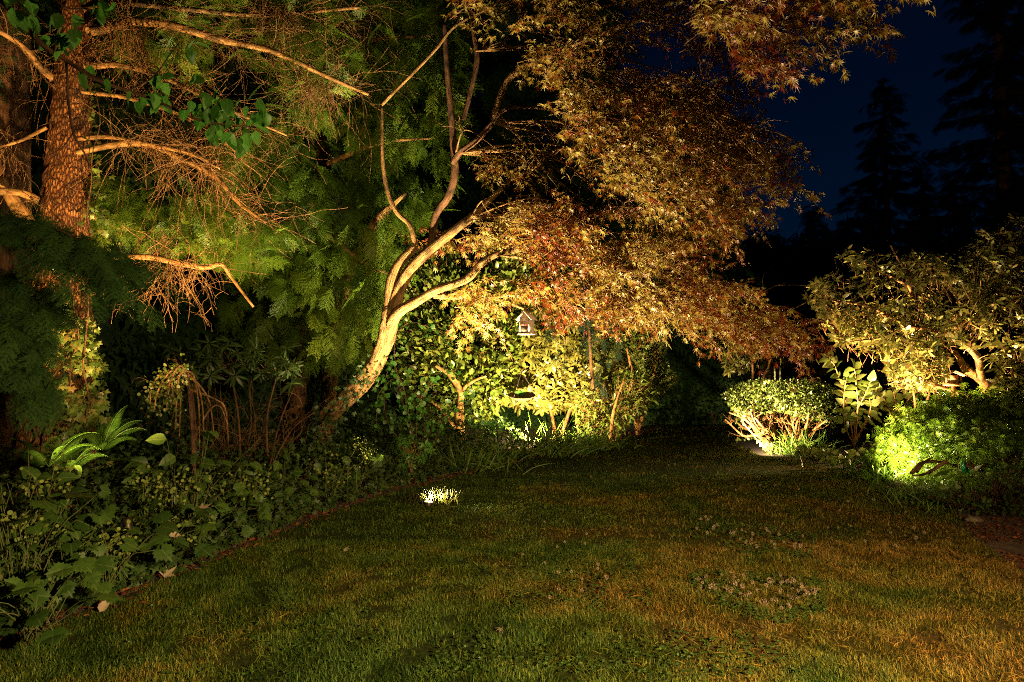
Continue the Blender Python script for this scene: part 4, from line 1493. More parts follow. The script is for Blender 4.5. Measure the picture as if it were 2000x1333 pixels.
weeping_tree()
for (u0, u1, v0, d, lb) in ((450, 470, 700, 9.2, "dim whorl leaved rhododendron, left of two in the dark gap"), (540, 525, 715, 9.0, "dim whorl leaved rhododendron, right of two in the dark gap"),
                            (372, 385, 705, 9.4, "dark whorl leaved rhododendron peeping above the weeping tree")):
    shrub("young_rhododendron", lb, "shrub", (u1, 900, d), [(u0 - 50, v0 - 35), (u0 + 50, v0 - 35), (u0 + 55, v0 + 30), (u0 - 40, v0 + 50)], 16, d - .4, d + .4, T_NARROW, .16, M_IVY,
          [([(u1, 920), (u1 - 4, 820), (u0, v0 + 20)], [2.4, 2, 1.4], d, d), ([(u1, 920), (u1 + 20, 830), (u0 + 35, v0 + 40)], [2, 1.6, 1], d, d + .2),
           ([(u1, 920), (u1 + 45, 840), (u0 + 75, v0 + 90)], [2, 1.4, 1], d, d + .2)], gap=0, whorl=9, group="dim rhododendrons in the dark gap", stem_mat=M_DKBARK)
def bare_stems():
    d = 9.6
    b = at(470, 910, d)
    t = thing("bare_shrub", (b[0], b[1], 0), "thicket of thin bare stems in the dark gap left of the maple", "shrub")
    S = at(470 + 50 * nrm(46), np.full(46, 915.), d + .4 * nrm(46))
    G = grow(S, np.stack([.6 * nrm(46), .3 * nrm(46), np.ones(46)], -1), .6 + 1.1 * rnd(46), 8, .05, .12)
    m = MB()
    tubes(m, G, taper(46, 8, .007), 4)
    m.build("stems", M_DKBARK, t)
    m = MB()
    for g in G:
        twigs_on(g, 5, .4, .003, .1, .25, subs=1, mb=m)
    m.build("twig_sprays", M_TWIG, t)
bare_stems()

# rosette shrub near the lawn lamp, grass tufts, iris
shrub("daphne_shrub", "small lit rosette shrub beside the bed edge above the lawn lamp", "shrub", (800, 930, 10.0),
      [(770, 860), (800, 850), (840, 850), (860, 870), (830, 890), (815, 915), (785, 910)], 46, 9.7, 10.2, T_NARROW, .085, M_TENDER,
      [([(805, 935), (803, 900), (810, 870)], [2, 1.6, 1], 10, 10), ([(805, 935), (800, 910), (790, 885)], [2, 1.6, 1], 10, 9.9)], gap=0, whorl=9)


def grass_tuft(name, label, u, v, d, n, L, w_, lean=(0, 0), mat=None, droop=.16, r=.12, group=None, spreadz=.6):
    b = gd(u, v) if d is None else at(u, v, d)
    base = np.array([b[0], b[1], 0.])
    t = thing(name, base, label, "grass")
    m = MB()
    S = base + nrm(n, 3) * [r, r, 0] + [0, 0, .01]
    D = np.stack([spreadz * nrm(n) + lean[0], spreadz * nrm(n) + lean[1], 1 + 0 * nrm(n)], -1)
    M = 6
    G = grow(S, D, L * (.55 + .6 * rnd(n)), M, droop, .05)
    T = np.gradient(G, axis=1)
    sd = unit(np.cross(T, unit(nrm(n, 3) * [.5, .2, .1] + [0, -1, 0])[:, None, :]))
    wd = w_ * np.array([.8, 1, .95, .8, .5, .06]) * .5
    V = np.stack([G - sd * wd[:, None], G + sd * wd[:, None]], 2).reshape(n, -1, 3)
    tr = []
    for i in range(M - 1):
        a = 2 * i
        tr += [(a, a + 1, a + 3), (a, a + 3, a + 2)]
    tr = np.array(tr)
    m.add(V, (tr[None] + (np.arange(n) * 2 * M)[:, None, None]).reshape(-1, 3), np.repeat(rnd(n), 2 * M))
    m.build("blades", mat or M_BLADE, t)
    return t


grass_tuft("ornamental_grass", "arching tuft of long grass at the bed edge under the birdhouse", 1075, 880, 13.6, 330, .85, .016, (.45, 0), droop=.14, r=.28)
grass_tuft("iris_clump", "upright sword leaved clump left of the long arching grass", 975, 885, 13.2, 46, .6, .03, (-.1, 0), droop=.06, r=.14)
grass_tuft("sedge_tuft", "dim fine sedge along the shaded bed edge left of the iris", 930, 900, 11.6, 200, .5, .012, (.1, -.2), droop=.12, r=.35)
grass_tuft("lily_leaves", "dim drooping strap leaves under the dark bushes at the bed's far end", 1150, 880, 14.8, 120, .6, .03, (0, -.1), droop=.2, r=.35)
grass_tuft("lamp_grass", "brightly lit long grass standing round the lawn uplight", 846, 975, 8.42, 380, .17, .007, (.03, 0), mat=M_LAMPGRASS, droop=.06, r=.17, spreadz=.4)


# ------------------------------------------------------------------ birdhouse and basket
def box(m, c, s, B=None, r=.5):
    B = np.eye(3) if B is None else B
    q = np.array([[x, y, z] for x in (-.5, .5) for y in (-.5, .5) for z in (-.5, .5)]) * s
    T = [(0, 1, 3), (0, 3, 2), (4, 6, 7), (4, 7, 5), (0, 4, 5), (0, 5, 1), (2, 3, 7), (2, 7, 6), (0, 2, 6), (0, 6, 4), (1, 5, 7), (1, 7, 3)]
    m.add(q @ B.T + c, T, r)


def prism(m, pts, c, B, y0, y1):
    """Extrude a front outline (x, z) from y0 to y1."""
    n = len(pts)
    f = np.array([[x, y0, z] for x, z in pts] + [[x, y1, z] for x, z in pts])
    T = [(0, i, i + 1) for i in range(1, n - 1)] + [(n, n + i + 1, n + i) for i in range(1, n - 1)]
    for i in range(n):
        j = (i + 1) % n
        T += [(i, i + n, j + n), (i, j + n, j)]
    m.add(f @ B.T + c, T)


def build_birdhouse():
    d = 8.55
    c = at(1029, 652, d)
    k = d / FX                                   # metres per photo pixel
    a = R(-24)
    B = np.array([[math.cos(a), -math.sin(a), 0], [math.sin(a), math.cos(a), 0], [0, 0, 1.]])
    t = thing("birdhouse", c, "weathered wooden birdhouse hanging from a low maple branch", "birdhouse")
    W, H, HR, D = 22 * k, 29 * k, 42 * k, 22 * k
    m = MB()
    prism(m, [(-W / 2, .004), (W / 2, .004), (W / 2, H), (0, HR), (-W / 2, H)], c, B, -D / 2, D / 2)
    body = m.build("body", M_WOOD, t)
    m = MB()
    ang = math.atan2(HR - H, W / 2)
    L = math.hypot(W / 2, HR - H) + 7 * k
    for s in (-1, 1):
        Bl = B @ np.array([[math.cos(ang), 0, s * math.sin(ang)], [0, 1, 0], [-s * math.sin(ang), 0, math.cos(ang)]])
        cc = c + B @ np.array([s * (math.cos(ang) * L / 2), 0, HR - math.sin(ang) * L / 2 + .012])
        m = MB()
        box(m, cc, [L, D + 12 * k, .012], Bl)
        m.build("roof_panel", M_WOOD, t)
    m = MB()
    box(m, c + B @ np.array([.01, -.006, -.008]), [W + 9 * k, D + 2.5 * k, .016], B)
    m.build("floor_board", M_WOOD, t)
    f = -D / 2
    for s in (-1, 1):
        m = MB()
        box(m, c + B @ np.array([s * (W / 2 - 1.6 * k), f - .004, H * .52]), [3 * k, .008, H * .95], B)
        m.build("corner_post", M_WOOD, t)
    m = MB()
    box(m, c + B @ np.array([0, f - .004, 8 * k]), [13 * k, .007, 14 * k], B)
    m.build("door_panel", M_WOODDK, t)
    m = MB()
    box(m, c + B @ np.array([0, f - .007, 16.5 * k]), [16 * k, .014, 2.6 * k], B)
    m.build("lintel", M_WOODRED, t)
    m = MB()
    aa = np.linspace(0, 2 * np.pi, 14, endpoint=False)
    P = np.array([[2.6 * k * math.cos(x), f - .010, 9 * k + 2.6 * k * math.sin(x)] for x in np.append(aa, aa[0])])
    tubes(m, (P @ B.T + c)[None], np.full((1, 15), .6 * k), 6)
    m.build("entrance_ring", M_WHITE, t, True)
    m = MB()
    st = []
    for i in range(10):
        rr = 5.2 * k if i % 2 == 0 else 2.1 * k
        x = math.pi / 2 + i * math.pi / 5
        st.append((rr * math.cos(x), 28 * k + rr * math.sin(x)))
    vv = np.array([[0, f - .008, 28 * k]] + [[x, f - .005, z] for x, z in st])
    m.add(vv @ B.T + c, [(0, i + 1, (i + 1) % 10 + 1) for i in range(10)])
    box(m, c + B @ np.array([.6 * k, f - .005, 21.5 * k]), [1.6 * k, .006, 4 * k], B)
    m.build("star", M_WOODDK, t)
    m = MB()
    top = at(1027, 602, 8.6)
    tube(m, [c + B @ np.array([0, 0, HR]), (c + B @ np.array([0, 0, HR]) + top) / 2, top], [.004, .004, .004], 5, 2)
    m.build("hanger", M_WOODDK, t)


build_birdhouse()


def build_basket():
    d = 15.9
    c = at(1019, 772, d)
    k = d / FX
    t = thing("hanging_basket", c, "shallow round wicker basket half hidden in the lit bush", "basket")
    n, rows = 40, 7
    a = np.linspace(0, 2 * np.pi, n, endpoint=False)
    Rr = 27 * k
    V, T = [], []
    for i in range(rows):
        f = i / (rows - 1)
        rr = Rr * math.sin(.25 + f * 1.32)
        z = -9 * k * (1 - f) ** 1.3 * 1.3
        V += [(rr * math.cos(x), rr * math.sin(x), z) for x in a]
    for i in range(rows - 1):
        for j in range(n):
            p, q = i * n + j, i * n + (j + 1) % n
            T += [(p, q, q + n), (p, q + n, p + n)]
    tilt = R(14)
    B = np.array([[1, 0, 0], [0, math.cos(tilt), -math.sin(tilt)], [0, math.sin(tilt), math.cos(tilt)]])
    m = MB()
    m.add(np.array(V) @ B.T + c, T)
    m.build("bowl", M_WICKER, t)
    m = MB()
    P = np.array([(Rr * math.cos(x), Rr * math.sin(x), 0) for x in np.linspace(0, 2 * np.pi, 41)]) @ B.T + c
    tubes(m, P[None], np.full((1, 41), 2.4 * k), 8, bump=.3, bscale=60)
    m.build("rim", M_WICKER, t, True)
    hook = c + [0, 0, .55]
    for j in range(3):
        m = MB()
        tube(m, [P[j * 13], (P[j * 13] + hook) / 2, hook], [.004, .004, .004], 4, 2)
        m.build("hanger", M_WOODDK, t)
    m = MB()
    pp = c + [0, -.03, .03]
    ax = unit(np.array([[-.7, -.3, .25], [.3, -.5, -.5], [.6, .2, .4], [-.3, .3, .8], [-.9, .1, -.1]]))
    inst(m, T_OVATE, ax, unit(np.array([[0, -.7, .7]] * 5) + .3 * nrm(5, 3)), np.array([pp] * 5), [.17, .16, .14, .14, .13])
    m.build("leaves", M_TENDER, t)


build_basket()


# ------------------------------------------------------------------ right side planting
def azalea():
    d = 14.4
    b = at(1540, 884, d)
    t = thing("azalea_bush", (b[0], b[1], 0), "vase shaped azalea with bare glowing stems under a clipped crown", "bush")
    foot = at(1532, 879, d)
    n = 44
    for i in range(n):
        f = (i + .5) / n
        u1 = 1425 + 205 * f + 6 * nrm()
        vt = 826 - 22 * rnd() - 8 * math.sin(f * 3.1)
        dd = d + .75 * nrm() * .6
        p0 = foot + np.array([(f - .4) * .55, .12 * nrm(), 0])
        p3 = at(u1, vt, dd)
        p1 = p0 + (p3 - p0) * .3 + [0, 0, .05] + .05 * nrm(3)
        p2 = p0 + (p3 - p0) * .66 + .06 * nrm(3)
        m = MB()
        P, _ = tube(m, [p0 * [1, 1, 0] + [0, 0, -.02], p1, p2, p3], np.array([.026, .022, .017, .010]) * (.6 + .7 * rnd()), 7, 5, bump=.2, bscale=30)
        twigs_on(P[6:], 4, .35, .008, -.04, .18, outw=(0, 0, .4), subs=2, mb=m)
        m.build("stem", M_RBARK, t, True)
    poly = [(1408, 772), (1436, 752), (1480, 742), (1520, 746), (1570, 741), (1620, 752), (1648, 772), (1652, 800), (1630, 838), (1600, 826), (1560, 818), (1520, 806), (1490, 812), (1470, 800), (1450, 822), (1428, 800)]
    uv = sample_poly(poly, 6200)
    rx = np.clip(1 - ((uv[:, 0] - 1530) / 135) ** 2, 0.05, 1)
    s = np.where(rnd(len(uv)) < .7, -1, 1)
    d2 = d + s * .8 * np.sqrt(rx) * np.sqrt(rnd(len(uv)))
    P = at(uv[:, 0], uv[:, 1], d2)
    P = np.vstack([P, at(1436 + 200 * rnd(520), 812 + 50 * rnd(520), d + .1 + .6 * rnd(520))])
    P = P[vnoise(P, 4.5) > .40]
    K = len(P)
    ax = unit(np.stack([.7 * nrm(K), -.3 + .6 * nrm(K), .55 + .5 * nrm(K)], -1))
    nr = unit(np.array([0, -.5, .7]) + .6 * nrm(K, 3))
    m = MB()
    inst(m, T_OVAL, ax, nr, P, .05 + .035 * rnd(K))
    m.build("foliage", M_AZALEA, t)


azalea()


def rhododendron_tree():
    d = 11.8
    b = at(1925, 800, d)
    t = thing("rhododendron_tree", (b[0], b[1], 0), "old twisted rhododendron tree spreading warm lit leaves on the right", "tree")
    limbs = [([(1940, 880), (1936, 800), (1930, 762), (1912, 738), (1888, 722), (1872, 700), (1862, 682)], [9, 9, 9, 9, 8, 6, 4]),
             ([(1915, 740), (1913, 712), (1908, 696), (1893, 680), (1876, 668), (1850, 654), (1822, 645), (1770, 640), (1720, 660), (1660, 668)], [7, 7, 7, 6, 6, 5, 4, 3, 2, 1.4]),
             ([(1876, 668), (1868, 640), (1880, 600), (1920, 560), (1990, 520)], [5, 4, 4, 3, 2]), ([(1850, 654), (1800, 600), (1776, 560), (1769, 532), (1750, 500), (1740, 480)], [4, 4, 3.4, 3, 2, 1.4]),
             ([(1776, 560), (1720, 530), (1680, 510), (1650, 505)], [3, 2.4, 2, 1.2]), ([(1769, 532), (1800, 505), (1812, 490)], [2.4, 2, 1]),
             ([(1770, 640), (1700, 600), (1640, 590), (1590, 582)], [3, 2.4, 2, 1]), ([(1880, 600), (1850, 550), (1840, 510)], [3, 2, 1.2]),
             ([(1868, 640), (1900, 620), (1960, 600), (2010, 570)], [3, 2.6, 2, 1]), ([(1930, 765), (1960, 720), (1990, 680)], [5, 4, 2]),
             ([(1930, 800), (1900, 782), (1871, 767), (1845, 758), (1820, 752), (1800, 745)], [5, 5, 4, 4, 3, 2]),
             ([(1900, 788), (1883, 784), (1852, 785), (1835, 778), (1823, 766), (1810, 764)], [4, 4, 3, 3, 2.4, 2]), ([(1845, 758), (1840, 735), (1830, 715)], [2.5, 2, 1.5])]
    for p, h in limbs:
        part_limb(t, p, h, d, d + .35 * nrm(), M_RBARK, "trunk" if h[0] == 9 else "branch", 10, .2, 30)
    poly = [(1568, 588), (1600, 540), (1640, 500), (1645, 460), (1672, 455), (1700, 490), (1770, 500), (1800, 492), (1850, 505), (1890, 490), (1930, 445), (2060, 400), (2080, 740), (1980, 700),
            (1925, 670), (1850, 690), (1850, 740), (1800, 752), (1745, 740), (1725, 690), (1650, 680), (1610, 640)]
    uv = sample_poly(poly, 1800)
    P = at(uv[:, 0], uv[:, 1], d + 1.3 * (rnd(1800) - .55))
    P = P[vnoise(P, 2.6) > .45]
    K = len(P)
    W = 7
    c = at(1850, 660, d)
    tip = unit(.5 * unit(P - c) + np.array([0, -.25, .6]) + .35 * nrm(K, 3))
    q = np.repeat(np.arange(K), W)
    e1 = unit(np.cross(tip, [1., .3, .2])); e2 = np.cross(tip, e1)
    a = np.tile(np.arange(W) / W * 2 * np.pi, K) + np.repeat(rnd(K) * 6, W) + .25 * nrm(K * W)
    ax = unit(np.cos(a)[:, None] * e1[q] + np.sin(a)[:, None] * e2[q] + tip[q] * (.3 + .35 * nrm(K * W))[:, None] - [0, 0, .1])
    m = MB()
    inst(m, T_RHODO, ax, unit(tip[q] + .3 * nrm(K * W, 3)), P[q] + ax * .01, .11 + .06 * rnd(K * W))
    m.build("foliage", M_RHODO, t)
    m = MB()
    G = grow(P - tip * .28 + .08 * nrm(K, 3), tip, .3, 4, 0, .12)
    tubes(m, G, taper(K, 4, .006), 3)
    m.build("twig_sprays", M_RBARK, t)


rhododendron_tree()
shrub("rhododendron_bush", "long leaved rhododendron bush cut by the right picture edge", "bush", (1985, 800, 11.0),
      [(1935, 690), (1980, 660), (2060, 650), (2060, 790), (1980, 790), (1940, 760)], 60, 10.6, 11.3, T_NARROW, .19, M_RHODO,
      [([(1990, 860), (1985, 780), (1975, 720)], [4, 3, 2], 11, 11)], gap=0, whorl=8)
shrub("azalea_shrub", "coppery small leaved azalea between the opposite leaved sapling and the bird feeder", "shrub", (1790, 800, 12.3),
      [(1725, 690), (1800, 680), (1850, 700), (1850, 760), (1800, 765), (1740, 755)], 1300, 11.9, 12.9, T_OVAL, .075, M_AZALEA,
      [([(1790, 830), (1785, 770), (1770, 720)], [3, 2, 1.4], 12.3, 12.3), ([(1795, 830), (1815, 770), (1830, 720)], [3, 2, 1.4], 12.3, 12.2)], gap=.35, gs=3, red=.2)


def feeder():
    d = 11.55
    c = at(1862, 752, d)
    k = d / FX
    a = R(-20)
    B = np.array([[math.cos(a), -math.sin(a), 0], [math.sin(a), math.cos(a), 0], [0, 0, 1.]])
    t = thing("bird_feeder", (c[0], c[1], 0), "small cedar bird feeder house on a post under the twisted rhododendron", "bird feeder")
    m = MB(); box(m, c, [32 * k, 30 * k, 5 * k], B); m.build("tray", M_CEDAR, t)
    m = MB(); box(m, c + [0, 0, 11 * k], [13 * k, 22 * k, 15 * k], B); m.build("seed_box", M_CEDAR, t)
    for s in (-1, 1):
        m = MB(); box(m, c + B @ np.array([s * 12 * k, -4 * k, 10.5 * k]), [3 * k, 3 * k, 15 * k], B); m.build("corner_post", M_CEDAR, t)
        an = R(24)
        Bl = B @ np.array([[math.cos(an), 0, s * math.sin(an)], [0, 1, 0], [-s * math.sin(an), 0, math.cos(an)]])
        m = MB(); box(m, c + B @ np.array([s * 10.2 * k, 0, 22.5 * k]), [23 * k, 34 * k, 2 * k], Bl); m.build("roof_panel", M_CEDAR, t)
    m = MB(); tubes(m, np.array([[[c[0], c[1], 0], [c[0], c[1], c[2] - 3 * k]]]), np.full((1, 2), .03), 10); m.build("post", M_CEDAR, t, True)


feeder()


def mound():
    """Weeping lace leaf maple: a dome of fine drooping foliage over twisting limbs."""
    c = at(1962, 985, 10.1)
    c[2] = 0
    t = thing("weeping_lace_maple", c, "low dome of bright green lace leaf maple weeping to the ground on the right", "tree")
    rx, ry, rz = 1.88, 1.6, 1.22
    for i in range(12):
        a = rnd() * 2 * np.pi
        e = c + np.array([math.cos(a) * rx * .8, math.sin(a) * ry * .8, rz * (.35 + .4 * rnd())])
        mid = c + (e - c) * .45 + [.1 * nrm(), .1 * nrm(), .42 + .2 * rnd()]
        m = MB()
        tube(m, [c + [.1 * nrm(), .1 * nrm(), -.05], c + [.12 * nrm(), .12 * nrm(), .3], mid, e], [.05, .04, .025, .01], 8, 6, bump=.2, bscale=20)
        m.build("branch", M_MBARK, t, True)
    for p in ([(1780, 925), (1800, 905), (1830, 902), (1870, 910)], [(1790, 922), (1803, 905), (1818, 895)], [(1880, 905), (1905, 918), (1920, 920)], [(1895, 905), (1910, 915), (1930, 905)], [(1850, 900), (1810, 925), (1782, 930)]):
        part_limb(t, p, [4, 3.4, 2.4, 1.6], 8.75, 8.9, M_MBARK, "branch", 8)
    n = 4600
    a = rnd(n) * 2 * np.pi
    el = np.arcsin(np.clip(rnd(n) ** .9, 0, 1))
    sh = .86 + .2 * rnd(n)
    dirs = np.stack([np.cos(a) * np.cos(el), np.sin(a) * np.cos(el), np.sin(el)], -1)
    lump = 1 + .13 * (vnoise(dirs + 7, 2.6) - .5)
    P = c + dirs * np.array([rx, ry, rz]) * (sh * lump)[:, None]
    # an opening at the near foot where the limbs show
    scr = (P - c) / [rx, ry, rz]
    hole = (scr[:, 1] < -.2) & (P[:, 2] < .62) & (np.abs(scr[:, 0] + .12) < .36) & (vnoise(P, 5.) > .35)
    P = P[~hole & (vnoise(P, 3.4) > .16) & (P[:, 2] > .06) & clear_of_lamps(P, .62)]
    K = len(P)
    ow = unit((P - c) / np.array([rx, ry, rz]) ** 2)
    # each point carries a small drooping spray of dissected leaves
    W = 4
    q = np.repeat(np.arange(K), W)
    ax = unit(ow[q] * [1, 1, .3] * .6 + [0, 0, -.7] + .42 * nrm(K * W, 3))
    nr = unit(ow[q] + .3 * nrm(K * W, 3))
    m = MB()
    inst(m, T_LACE, ax, nr, P[q] + .07 * nrm(K * W, 3), .07 + .05 * rnd(K * W))
    m.build("foliage", M_LACE, t)
    m = MB()
    k = min(K, 900)
    G = grow(P[:k] - ow[:k] * .12 + [0, 0, .06], ow[:k] + [0, 0, -.5], .24, 4, .2, .15)
    tubes(m, G, taper(k, 4, .003), 3)
    m.build("twig_sprays", M_MBARK, t)


mound()


def sapling(u, v, d, stems, label, size=.13):
    b = at(u, v, d)
    t = thing("viburnum_shrub", (b[0], b[1], 0), label, "shrub", "opposite leaved shrubs beside the azalea")
    LPs, LAs, LNs = [], [], []
    for p in stems:
        o, P = part_limb(t, p, [1.3, 1.1, .7], d, d - .2 + .3 * nrm(), M_RBARK, "stem", 6, .1)
        for k in range(5, len(P) - 1, 2):
            T = unit(P[k + 1] - P[k])
            S = unit(np.cross(T, [0, -1., .2]))
            for s in (-1, 1):
                LPs.append(P[k]); LAs.append(unit(S * s + T * .5 + .2 * nrm(3))); LNs.append(unit(np.array([.1, -.7, .6]) + .35 * nrm(3)))
        LPs.append(P[-1]); LAs.append(unit(P[-1] - P[-2])); LNs.append(np.array([0, -.7, .7]))
    LPs, LAs, LNs = map(np.array, (LPs, LAs, LNs))
    m = MB()
    inst(m, T_OVATE, LAs, LNs, LPs, size * (.75 + .6 * rnd(len(LPs))))
    m.build("leaves", M_AZALEA, t)


sapling(1668, 850, 12.4, [[(1668, 880), (1660, 820), (1645, 760), (1630, 715), (1616, 700)], [(1668, 880), (1672, 810), (1690, 770), (1700, 745)], [(1668, 880), (1675, 800), (1672, 750), (1668, 715)],
                          [(1668, 870), (1650, 830), (1648, 780), (1652, 740)], [(1668, 870), (1690, 830), (1715, 800), (1722, 780)], [(1670, 860), (1700, 800), (1690, 760)]],
        "tall sapling with paired pale leaves just right of the azalea", .165)
sapling(1755, 840, 12.9, [[(1755, 880), (1740, 810), (1720, 770), (1700, 755)], [(1755, 880), (1765, 800), (1785, 770), (1800, 765)], [(1755, 880), (1750, 800), (1745, 765)], [(1755, 880), (1780, 830), (1800, 800)]],
        "lower dim sapling between the tall one and the lace maple", .18)

for (u, v, d, n, sz, lb) in ((1590, 905, 12.6, 20, .17, "hosta clump below the azalea's right side"), (1625, 912, 12.0, 22, .17, "hosta with one pale upright leaf beside the dark gap"), (1660, 918, 11.6, 20, .16, "hosta right of the pale leaved one"),
                             (1505, 893, 13.6, 18, .12, "small bright leaved clump at the azalea's left foot")):
    leafy_plant("hosta_plant", lb, "plant", u, v, d, .30, n, T_OVATE, sz, M_AZALEA, "hostas along the right lawn edge", .16)
grass_tuft("border_grass", "fine yellow green grass clump in front of the azalea stems", 1556, 895, 13.5, 260, .55, .012, (0, -.05), droop=.12, r=.22)
grass_tuft("border_grass", "fine dark grass clump between the hostas and the lace maple", 1700, 935, 10.6, 240, .34, .011, (-.05, -.05), droop=.1, r=.22, spreadz=.4)
grass_tuft("variegated_sedge", "sedge with pale arching strap leaves at the lace maple's left foot", 1722, 948, 9.9, 36, .30, .02, (0, -.05), droop=.22, r=.12, spreadz=.45)
grass_tuft("shade_grass", "dark grass clump at the front foot of the lace maple", 1830, 990, 8.3, 200, .26, .010, (0, 0), droop=.1, r=.3, spreadz=.4)
leafy_plant("fern_plant", "bright green leafy plant in the opening of the lace maple", "plant", 1880, 940, 8.15, .45, 24, T_NARROW, .2, M_LACE, None, .14)
shrub("groundcover_shrub", "dark low shrub between the lace maple and the path", "shrub", (1960, 1010, 7.6),
      [(1800, 960), (1900, 930), (2010, 900), (2050, 1015), (1990, 1015), (1890, 995)], 1100, 7.5, 8.3, T_OVAL, .06, M_BED, [([(1950, 1020), (1945, 980), (1960, 950)], [3, 2, 1], 7.8, 7.8)], gap=.3, stem_mat=M_DKBARK)


def ornament():
    c = at(1884, 925, 8.5)
    k = 8.5 / FX
    t = thing("green_ornament", c, "small bright green glazed bird ornament inside the lace maple", "ornament")
    m = MB()
    tube(m, [c, c + [0, 0, 9 * k], c + [-3 * k, 0, 17 * k], c + [-2 * k, 0, 23 * k], c + [-5 * k, 0, 25 * k]], [3 * k, 6 * k, 3 * k, 2.6 * k, .6 * k], 12, 6)
    m.build("body", M_GREEN, t, True)
    m = MB()
    tube(m, [c + [3 * k, 0, 10 * k], c + [8 * k, 0, 4 * k], c + [10 * k, 0, -4 * k]], [3 * k, 3 * k, .8 * k], 8, 5)
    m.build("tail", M_GREEN, t, True)


ornament()


# ------------------------------------------------------------------ dark far end: hedge, thin tree, pot, stakes, building, firs
def hedge():
    x0, x1 = at(1180, 700, 23)[0], at(1760, 700, 23)[0]
    t = thing("hedge", ((x0 + x1) / 2, 23, 0), "tall dark clipped hedge closing the far end of the lawn", "hedge")
    m = MB()
    box(m, np.array([(x0 + x1) / 2, 23.6, 1.46]), [x1 - x0 - .4, .9, 2.9])
    m.build("core", M_DKBARK, t)
    n = 9000
    P = np.stack([x0 + (x1 - x0) * rnd(n), 22.9 + .35 * rnd(n), 3.12 * rnd(n)], -1)
    P2 = np.stack([x0 + (x1 - x0) * rnd(2500), 22.9 + 1.4 * rnd(2500), 2.95 + .2 * rnd(2500)], -1)
    P = np.vstack([P, P2])
    K = len(P)
    m = MB()
    inst(m, T_OVAL, unit(nrm(K, 3) + [0, -.3, .3]), unit(np.array([0, -.7, .5]) + .5 * nrm(K, 3)), P, .09 + .07 * rnd(K))
    m.build("foliage", M_IVY, t)


hedge()
shrub("thin_tree", "dim thin stemmed little tree standing behind the azalea", "tree", (1480, 830, 16.5),
      [(1420, 690), (1440, 660), (1500, 645), (1530, 660), (1525, 690), (1480, 700), (1460, 720), (1440, 735), (1415, 725)], 75, 16.0, 17.0, T_NARROW, .15, M_RHODO,
      [([(1486, 840), (1490, 745), (1502, 715), (1500, 670)], [3, 3, 2.4, 1.4], 16.5, 16.5), ([(1472, 840), (1470, 720), (1468, 690)], [2.4, 2, 1.2], 16.5, 16.5)], gap=0, whorl=7)


def pot():
    c = gd(1388, 828)
    t = thing("flower_pot", c, "dim terracotta flower pot on the dark lawn end before the hedge", "pot")
    m = MB()
    prof = [(.17, 0), (.22, .30), (.26, .30), (.27, .37), (.24, .37), (.22, .33), (0.0, .32)]
    tubes(m, np.array([[c + [0, 0, z] for _, z in prof]]) + np.linspace(0, 1e-4, 7)[None, :, None] * [0, 0, 1], np.array([[max(r_, .004) for r_, _ in prof]]), 24)
    m.build("vessel", M_TERRA, t, True)
    m = MB()
    n = 30
    inst(m, T_OVAL, unit(nrm(n, 3) * [1, 1, .4] + [0, 0, .8]), unit(nrm(n, 3) + [0, -.5, .5]), np.tile(c + [0, 0, .33], (n, 1)) + .08 * nrm(n, 3) * [1, 1, 0], .16)
    m.build("leaves", M_BED, t)


pot()
for u, lb in ((1515, "pale plant stake behind the azalea, the left of a pair"), (1523, "pale plant stake behind the azalea, the right of a pair")):
    b = at(u, 830, 15.8); e = at(u - (2 if u < 1520 else -1), 720, 15.8)
    t = thing("garden_stake", (b[0], b[1], 0), lb, "stake")
    m = MB(); tube(m, [[b[0], b[1], 0], (b + e) / 2, e], [.02, .02, .02], 8, 2); m.build("cane", M_STAKE, t, True)
    m = MB(); tube(m, [e, e + [0, 0, .02]], [.024, .020], 8, 2); m.build("cap", M_STAKE, t, True)


def building():
    d = 30
    c = at(1425, 660, d)
    k = d / FX
    t = thing("garden_building", (c[0], c[1] + 2, 0), "pale gable of a building glimpsed over the hedge under the maple leaves", "building")
    zc = at(1425, 650, d)[2]
    hw, rise = 1.5, 1.0
    cx = at(1447, 650, d)[0]
    eave = zc - .1
    m = MB()
    B = np.eye(3)
    o = np.array([cx, c[1], 0])
    prism(m, [(-hw, 0), (hw, 0), (hw, eave), (0, eave + rise), (-hw, eave)], o, B, 0, 5)
    m.build("wall", M_WHITE, t)
    ang = math.atan2(rise, hw)
    L = math.hypot(hw, rise) + .5
    for s in (-1, 1):
        Bl = np.array([[math.cos(ang), 0, s * math.sin(ang)], [0, 1, 0], [-s * math.sin(ang), 0, math.cos(ang)]])
        cc = o + [s * math.cos(ang) * L / 2, 2.5, eave + rise - math.sin(ang) * L / 2 + .12]
        m = MB(); box(m, cc, [L, 6.4, .14], Bl); m.build("roof", M_ROOF, t)
        m = MB(); box(m, cc + [0, -3.26, -.03], [L, .06, .26], Bl); m.build("fascia", M_WHITE, t)


building()


